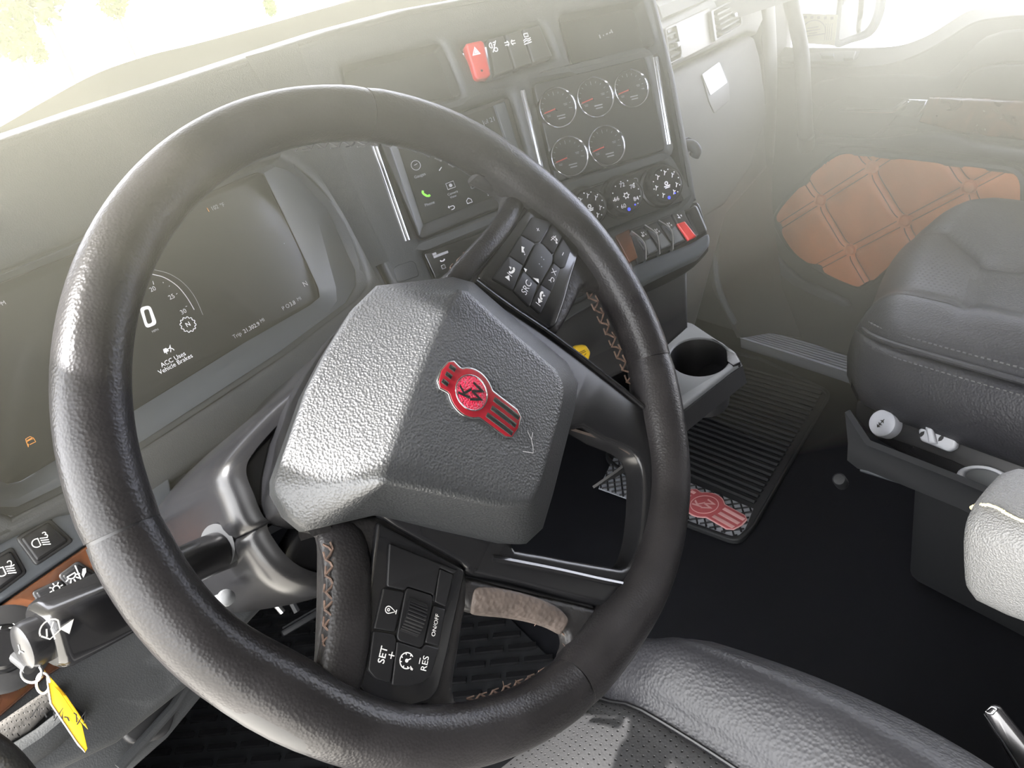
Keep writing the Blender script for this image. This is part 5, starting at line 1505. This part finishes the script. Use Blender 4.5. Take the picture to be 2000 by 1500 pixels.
# seat base: control rail, knob, levers
bxp = thing  # (kept short)
CPn = V((-.80, 0, .60)).normalized()
PC = Plane((.868, .50, -.735), CPn, up=(0, 0, 1))
def pcx(name, pts, h0, h1, m, par=None, bev=.002, r=.0):
    return ppx(name, PC, px(pts), h0=h0, h1=h1, bev=bev, mat=m, parent=par or ps, r=r)
pcx('control_rail', '1672,780 1720,785 2040,890 2060,1010 1900,965 1720,862 1690,840 1668,812', -.04, .004, M['satin'], bev=.004, r=.008)
pcx('rail_recess', '1706,800 1740,800 1880,845 2040,900 2040,985 1990,965 1880,910 1860,900 1720,848 1700,828', .004, .006, M['panel'], bev=.001, r=.006)
ck = PC.uv(1735, 830, .006)
kb = lathe('control_knob', PC, [(.0205, .004), (.0205, .022), (.019, .026), (.016, .0275), (0, .0278)], ck, M['light_plastic'], ps, seg=36, cap0=False)
kb['label'] = 'pale grey round knob with double arrow'
icon('symbol', PC, ck, R(-20), .0075, [[(0, -.9), (0, .9)]], M['panel'], kb, .0282, .18, [[(-.5, .2), (.5, .2), (0, .7)], [(-.5, -.2), (.5, -.2), (0, -.7)], [(-.5, -.7), (.5, -.7), (0, -1.2)]])
lv = pcx('control_lever', '1792,838 1806,832 1822,838 1868,856 1866,874 1850,882 1822,870 1796,860', .006, .020, M['light_plastic'], bev=.004, r=.004)
pcx('lever_grip', '1806,832 1820,836 1828,866 1812,866', .018, .028, M['light_plastic'], bev=.003, r=.002)
for q in ((1800, 848), (1838, 856)):
    icon('symbol', PC, PC.uv(q[0], q[1], .0205), R(70), .0065, [], M['panel'], lv, .0206, polys=[[(-.9, 0), (-.3, .4), (.3, .4), (.9, 0), (.3, -.4), (-.3, -.4)]])
ov = [PC.uv(1922 + 52 * math.cos(a * math.pi / 16) , 934 + 24 * math.sin(a * math.pi / 16) + 6 * math.cos(a * math.pi / 16), .010) for a in range(32)]
co = sum(ov, V((0, 0))) / 32
pull = plate('release_pull', PC, ov, [[co + (p - co) * .72 for p in ov]], .004, .016, .004, M['light_plastic'], ps)
pull['label'] = 'pale oval release pull'
plate('pull_dish', PC, [co + (p - co) * .8 for p in ov], (), .002, .008, .001, M['tray'], ps)
loft('base_skirt', [[ray(x, y) * t for x, y, t in r] for r in ([(1660, 800, 1.07), (1664, 860, 1.08), (1660, 890, 1.09), (1680, 905, 1.10)], [(1700, 860, 1.05), (1700, 868, 1.06), (1700, 885, 1.07), (1700, 910, 1.08)], [(1880, 930, .98), (1880, 940, .99), (1880, 965, .99), (1880, 985, 1.0)], [(2060, 1005, .90), (2060, 1018, .90), (2060, 1050, .92), (2060, 1075, .92)])], M['rubber'], ps, thick=.01)
tube('base_rail', [ray(1682, 916) * 1.12, ray(1850, 968) * 1.03, ray(2050, 1060) * .95], .004, M['bezel'], ps, seg=8)
lathe('slide_bolt', Plane(ray(1640, 938) * 1.16, (-.6, -.3, .7)), [(.010, -.03), (.010, .006), (.008, .009), (0, .010)], mat=M['rubber'], parent=ps, seg=16)
box('pedestal', (1.16, .22, -.90), .44, .66, .28, M['rubber'], ps, bev=.02)
box('seat_back', (1.16, -.36, -.15), .50, .16, .95, M['seat'], ps, bev=.05, seg=4)

# driver seat
ds = thing('driver_seat', 'black leather driver seat with perforated grey centre in front', 'seat', (.17, 0, FZ))
def d_front(x):
    return .448 - .020 * abs((x - .17) / .25) ** 2 - .03 * sm(.36, .43, x)
def d_right(y):
    return .33 + .105 * math.sin(max(0, min(1, (.47 - y) / .30)) * math.pi / 2)
def d_top(s, y):
    z = -.612
    z += .050 * sm(.34, .72, s) - .02 * sm(.72, .9, s)
    z += .040 * sm(-.34, -.72, s)
    z -= .10 * sm(.86, 1.0, abs(s)) ** 1.5
    z -= .012 * math.exp(-((abs(s) - .46 - .35 * (.30 - y) * 0) / .035) ** 2)
    return z
rows = []
ys = [.448 - .018 * k for k in range(46)]
ss_ = [-1 + 2 * i / 60 for i in range(61)]
def dpt(s, y):
    hw = d_right(y) - .17
    yy = y - .018 * abs(s) ** 2.2
    return V((.17 + s * hw, yy, d_top(s, y) - .022 * sm(.38, .448, y) ** 2))
rows = [[dpt(s, y) for s in ss_] for y in ys]
skirt = [V((p.x, p.y - .01, -.74)) for p in rows[0]]
mid_ = [V((p.x, p.y + .006, p.z - .03)) for p in rows[0]]
dcush = loft('cushion', [skirt, mid_] + rows, M['seat'], ds, angle=180)
for sgn in (1, -1):
    edge = [dpt(sgn, y) for y in ys]
    loft('side_panel', [[p for p in edge], [p + V((sgn * .006, 0, -.03)) for p in edge], [p + V((-sgn * .01, 0, -.13)) for p in edge]], M['seat'], ds, thick=.006, angle=180)
def d_s(c):
    return (c.x - .17) / (d_right(c.y) - .17)
skin_patch('perforated_panel', dcush, lambda c: abs(d_s(c)) < .44 and .285 < c.y and c.z > -.66, M['perf'], ds)
skin_patch('centre_panel', dcush, lambda c: abs(d_s(c)) < .44 and c.y < .270, M['perf'], ds)
bm = bmesh.new()
for k in range(70):
    y0_, y1_ = .44 - k * .006, .44 - (k + .55) * .006
    tube_bm(bm, [dpt(.93, y0_) + V((0, 0, .002)), dpt(.93, y1_) + V((0, 0, .002))], .0009, seg=4)
kind(from_bm('edge_stitching', bm, M['thread_grey'], ds), 'stuff')
tube('seam', [dpt(.45, y) + V((0, 0, .0015)) for y in ys], .0016, M['panel'], ds, seg=6)
box('pedestal', (.17, .08, -.90), .40, .56, .30, M['rubber'], ds, bev=.02)
box('seat_back', (.17, -.42, -.15), .50, .16, .95, M['seat'], ds, bev=.05, seg=4)
# right armrest of the driver seat: pivots at the seat back, its tip comes into view
tipc = ray(1922, 1036) * .555
adir = V((0.10, -1, .10)).normalized()
def asec(c, a, b):
    o = []
    u_ = V((1, .1, 0)).normalized(); w_ = adir.cross(u_).normalized()
    if w_.z < 0: w_ = -w_
    for k in range(28):
        t = 2 * math.pi * k / 28
        x = math.copysign(abs(math.cos(t)) ** .6, math.cos(t)); y = math.copysign(abs(math.sin(t)) ** .6, math.sin(t))
        o.append(c + u_ * x * a + w_ * y * b)
    return o
arm_rows = [asec(tipc + adir * d, a, b) for d, a, b in ((-.001, .016, .016), (.000, .031, .032), (.003, .038, .039), (.010, .043, .043), (.03, .045, .045), (.15, .045, .045), (.42, .045, .045))]
ar = loft('armrest', arm_rows, M['weave'], ds, close_u=True, angle=180)
ar['label'] = 'grey textured armrest with cream stitched seam'
u_ = V((1, .1, 0)).normalized(); w_ = adir.cross(u_).normalized()
if w_.z < 0: w_ = -w_
bm = bmesh.new()
rn = random.Random(5)
def on_arm(x, y):
    d = ray(x, y); t = .30
    while t < .75:
        q = d * t - tipc; al = q.dot(adir)
        a_, b_ = (.031 + .014 * min(1, al / .012), .032 + .013 * min(1, al / .012))
        if al > -.0005 and (abs(q.dot(u_)) / a_) ** 3.3 + (abs(q.dot(w_)) / b_) ** 3.3 < 1: return d * (t - .0010)
        t += .0004
    return d * .55
pth = cr([on_arm(*q) for q in px('1896,992 1908,987 1928,986 1948,992 1966,1003 1984,1012 2006,1021 2030,1032')], 10, False)
for a, b in zip(pth, pth[1:]):
    j = V((rn.uniform(-1, 1), rn.uniform(-1, 1), rn.uniform(-1, 1))) * .0007
    tube_bm(bm, [a + j, b - j], .0009, seg=5)
M['cream'] = mat('cream_thread', (.70, .62, .36), .8, bump=[('noise', 500, .2, .0003)])
kind(from_bm('seam_stitching', bm, M['cream'], ar), 'stuff')
tube('armrest_pivot', [tipc + adir * .38 + V((-.03, 0, 0)), tipc + adir * .40 + V((-.10, -.02, 0))], .02, M['satin'], ds, seg=16)
# seat belt buckle beside the driver cushion
sb = thing('belt_buckle', 'black seat belt buckle with bright edges beside the driver cushion', 'buckle', ray(1960, 1450) * .70)
ba, bb = ray(1932, 1384) * .70, ray(2030, 1560) * .66
bx_ = (bb - ba).normalized()
BP = Plane((ba + bb) / 2, (-(ray(1970, 1450).normalized()) + V((-.3, 0, .1))), u=bx_)
qs = [BP.uv(*q) for q in px('1918,1392 1936,1376 1952,1380 2010,1452 2070,1540 2010,1560')]
plate('housing', BP, rnd(qs, .006), (), -.018, 0, .005, M['gloss'], sb, seg=4)
plate('slot_lip', BP, rnd([BP.uv(*q) for q in px('1922,1390 1937,1378 1950,1384 1938,1398')], .002), [rnd([BP.uv(*q) for q in px('1926,1390 1937,1382 1945,1386 1937,1393')], .001)], 0, .0015, .0005, M['chrome'], sb)
tube('edge_trim', [BP.at(1922, 1394, .0005), BP.at(1950, 1436, .0008), BP.at(2005, 1520, .0008)], .0007, M['chrome'], sb, seg=6)
tube('belt_strap', [bb, bb + V((.02, -.08, -.16))], .014, M['rubber'], sb, seg=10, flat=.35)

# ------------------------------------------------------------------ floor mats
MZ = Plane((0, 0, FZ), (0, 0, 1), up=(0, 1, 0))
pm = thing('passenger_mat', 'black ribbed rubber floor mat with red badge panel', 'floor mat', MZ.at(1480, 900))
mo = rnd(MZ.uvs(px('1330,1028 1443,1069 1472,1040 1625,772 1490,706 1300,660 1180,900')), .025)
plate('mat_base', MZ, mo, (), 0, .008, .003, M['rubber'], pm)
c_ = sum(mo, V((0, 0))) / len(mo)
plate('rim', MZ, mo, [[c_ + (p - c_) * .965 for p in mo]], .004, .013, .003, M['rubber'], pm)
ra0, rb0 = MZ.uv(1476, 988), MZ.uv(1335, 928)
ra1, rb1 = MZ.uv(1610, 768), MZ.uv(1330, 690)
for k in range(25):
    t = k / 24
    a, b = ra0.lerp(ra1, t), rb0.lerp(rb1, t)
    b2 = a + (b - a) * 1.5
    tube('rib', [MZ.w(*a, .009), MZ.w(*b2, .009)], .0052, M['rubber'], pm, seg=6)
lat = [MZ.uv(*q) for q in px('1474,998 1334,940 1230,1000 1330,1020 1440,1056')]
lat = [MZ.uv(*q) for q in px('1472,1000 1340,946 1200,900 1170,960 1330,1018 1438,1058 1456,1040')]
M['mat_grey'] = mat('mat_panel_grey', (.34, .36, .40), .6, bump=[('noise', 200, .1, .0005)])
plate('badge_field', MZ, lat, (), .006, .0095, .001, M['mat_grey'], pm)
bm = bmesh.new()
ex = (lat[0] - lat[1]).normalized(); ey = V((-ex[1], ex[0]))
cl_ = sum(lat, V((0, 0))) / len(lat)
for fam in (1, -1):
    dv = (ex + ey * fam).normalized(); nv_ = V((-dv[1], dv[0]))
    for k in range(-30, 31):
        c0_ = cl_ + nv_ * k * .0155
        run = [c0_ + dv * (t * .004) for t in range(-110, 111)]
        run = [p for p in run if inside(p, lat)]
        if len(run) > 2: tube_bm(bm, [MZ.w(*run[0], .0105), MZ.w(*run[-1], .0105)], .0020, seg=5)
kind(from_bm('lattice', bm, M['rubber'], pm), 'stuff')
M['mat_red'] = mat('mat_red', (.46, .10, .11), .5, bump=[('noise', 100, .1, .0005)])
M['mat_pink'] = mat('mat_pink', (.72, .40, .40), .5, bump=[('noise', 100, .1, .0005)])
ce = MZ.uv(1376, 987, .012); te = MZ.uv(1446, 1026, .012)
emb = emblem('badge', MZ, ce, math.atan2(-(ce - te)[0], (ce - te)[1]), (te - ce).length / 2.45, .0128, M['mat_pink'], M['mat_red'], M['mat_red'], M['mat_pink'], M['mat_pink'], pm)
emb['label'] = 'faded red winged badge with pale K and W'
smz = thing('mat_smear', 'scuffed grey dust smear on mat by the sill plate', 'smear', MZ.at(1560, 730)) if False else None
# driver mat with grid tread
dm = thing('driver_mat', 'black rubber floor mat with grid tread under the pedals', 'floor mat', MZ.at(700, 1300))
do = rnd([V(p) for p in ((-.34, .55), (.40, .55), (.40, 1.18), (.36, 1.42), (-.30, 1.46))], .04)
MM = Plane((0, 0, FZ), (0, 0, 1), u=(1, 0, 0))
plate('mat_base', MM, do, (), 0, .008, .003, M['rubber'], dm)
d1 = (MM.uv(1080, 1268) - MM.uv(940, 1282)).normalized(); d2 = V((-d1[1], d1[0]))
bm = bmesh.new()
for k in range(-40, 60):
    for j in range(-22, 24):
        c0_ = V((.15, 1.0)) + d2 * (k * .030) + d1 * (j * .060 + (.03 if k % 2 else 0))
        if inside(c0_, do): box_bm(bm, MM.w(*c0_, .010), .050, .010, .008, Matrix.Rotation(math.atan2(d1[1], d1[0]), 3, 'Z'))
kind(from_bm('tread', bm, M['satin'], dm), 'stuff')
# ------------------------------------------------------------------ outside planting seen through the glass
def leaf_cloud(name, c, r, n, parent, seed, zs=1.2):
    rn = random.Random(seed); bm = bmesh.new()
    for k in range(n):
        d = V((rn.gauss(0, 1), rn.gauss(0, 1), rn.gauss(0, 1))).normalized() * r * rn.uniform(.55, 1.0)
        d.z *= zs
        s = r * rn.uniform(.10, .2)
        m = Matrix.Translation(c + d) @ Euler((rn.uniform(0, 6), rn.uniform(0, 6), rn.uniform(0, 6))).to_matrix().to_4x4() @ Matrix.Diagonal((s, s * .6, 1, 1))
        vs = [bm.verts.new(m @ V(p)) for p in ((-1, 0, 0), (-.3, -1, .15), (.6, -.7, 0), (1.2, 0, -.1), (.6, .7, 0), (-.3, 1, .15))]
        bm.faces.new(vs)
    return from_bm(name, bm, M['leaf'], parent, smooth=False)
def bush(name, label, pos, r, seed, trunk=1.0, cat='bush', zs=1.2):
    t = thing(name, label, cat, V((pos[0], pos[1], -2.4)), 'plants beyond the cab')
    c = V(pos)
    leaf_cloud('foliage', c, r, 420, t, seed, zs)
    tube('trunk', [V((pos[0], pos[1], -2.42)), V((pos[0] + .02, pos[1], (pos[2] - 2.4) / 2)), c], [.10 * r, .08 * r, .05 * r], M['bark'], t, seg=8)
    return t
def dirpos(x, y, dist):
    return ray(x, y).normalized() * dist
bush('bush', 'green shrub far out at the upper corner of the windshield', dirpos(4, 48, 22), .62, 1)
bush('bush', 'pale green shrub row piece above the windshield corner shrub', dirpos(60, -28, 26), .8, 2)
bush('bush', 'small shrub standing beyond the windshield near the wiper', dirpos(218, 0, 30), .45, 3)
bush('bush', 'tiny upright shrub beyond the windshield above the dash lip', dirpos(527, 12, 30), .18, 4, zs=1.8)
bush('bush', 'low thin plant beyond the windshield left of the wiper', dirpos(70, 95, 24), .22, 5, zs=1.6)
# wipers resting at the foot of the windshield
for i, (a, b, l) in enumerate((((0.02, .03), (.62, .16), 'black wiper lying across the foot of the windshield, centre one'), ((-.36, .0), (-.06, .055), 'black wiper at the windshield corner beside the driver'))):
    p0, p1 = wsh(*a) + V((0, .03, .012)), wsh(*b) + V((0, .03, .012))
    t = thing('wiper', l, 'wiper', p0, 'windshield wipers')
    tube('blade', [p0.lerp(p1, k / 6) for k in range(7)], .006, M['rubber'], t, seg=6)
    tube('arm', [p0.lerp(p1, .5) + V((0, .012, .006)), p0.lerp(p1, .1) + V((0, .03, .004)), p0 + V((-.08, .05, -.03))], .008, M['rubber'], t, seg=8)
# ------------------------------------------------------------------ haze volume added in place of veiling lens glare
hz_bm = bmesh.new()
secs = [(XL + .005, [(.37, -.07), (.50, -.21), (.62, -.36), (.80, -.46), (.90, -.48), (.90, -.12), (.90, .0), (.88, .30), (.70, .32), (.29, .20)]),
        (.55, [(.17, -.05), (.40, -.24), (.62, -.40), (.80, -.50), (.90, -.50), (.90, -.12), (.90, .0), (.88, .30), (.70, .32), (.17, .20)]),
        (.85, [(.12, -.08), (.24, -.36), (.42, -.62), (.70, -.80), (.86, -.80), (.86, -.12), (.86, .0), (.84, .30), (.70, .32), (.12, .20)]),
        (XR - .004, [(.08, -.10), (.16, -.50), (.36, -.80), (.70, -.90), (.88, -.90), (.88, -.12), (.86, .0), (.84, .30), (.68, .32), (.08, .20)])]
hr = [[hz_bm.verts.new((x, y, z)) for y, z in pr] for x, pr in secs]
for a, b in zip(hr, hr[1:]):
    for k in range(10):
        hz_bm.faces.new((a[k], b[k], b[(k + 1) % 10], a[(k + 1) % 10]))
hz_bm.faces.new(hr[0]); hz_bm.faces.new(hr[-1][::-1])
hm = bpy.data.materials.new('glare_haze'); hm.use_nodes = True
nt = hm.node_tree
for n in list(nt.nodes): nt.nodes.remove(n)
ho_ = nt.nodes.new('ShaderNodeOutputMaterial'); vs_ = nt.nodes.new('ShaderNodeVolumeScatter')
vs_.inputs['Color'].default_value = (1.0, .93, .66, 1)
vs_.inputs['Density'].default_value = HAZE_D
vs_.inputs['Anisotropy'].default_value = HAZE_G
nt.links.new(vs_.outputs[0], ho_.inputs['Volume'])
hm.volume_intersection_method if False else None
haze = from_bm('haze', hz_bm, hm, None, smooth=False)
haze['kind'] = 'stuff'; haze['label'] = 'added haze volume that imitates lens glare'; haze['category'] = 'haze'
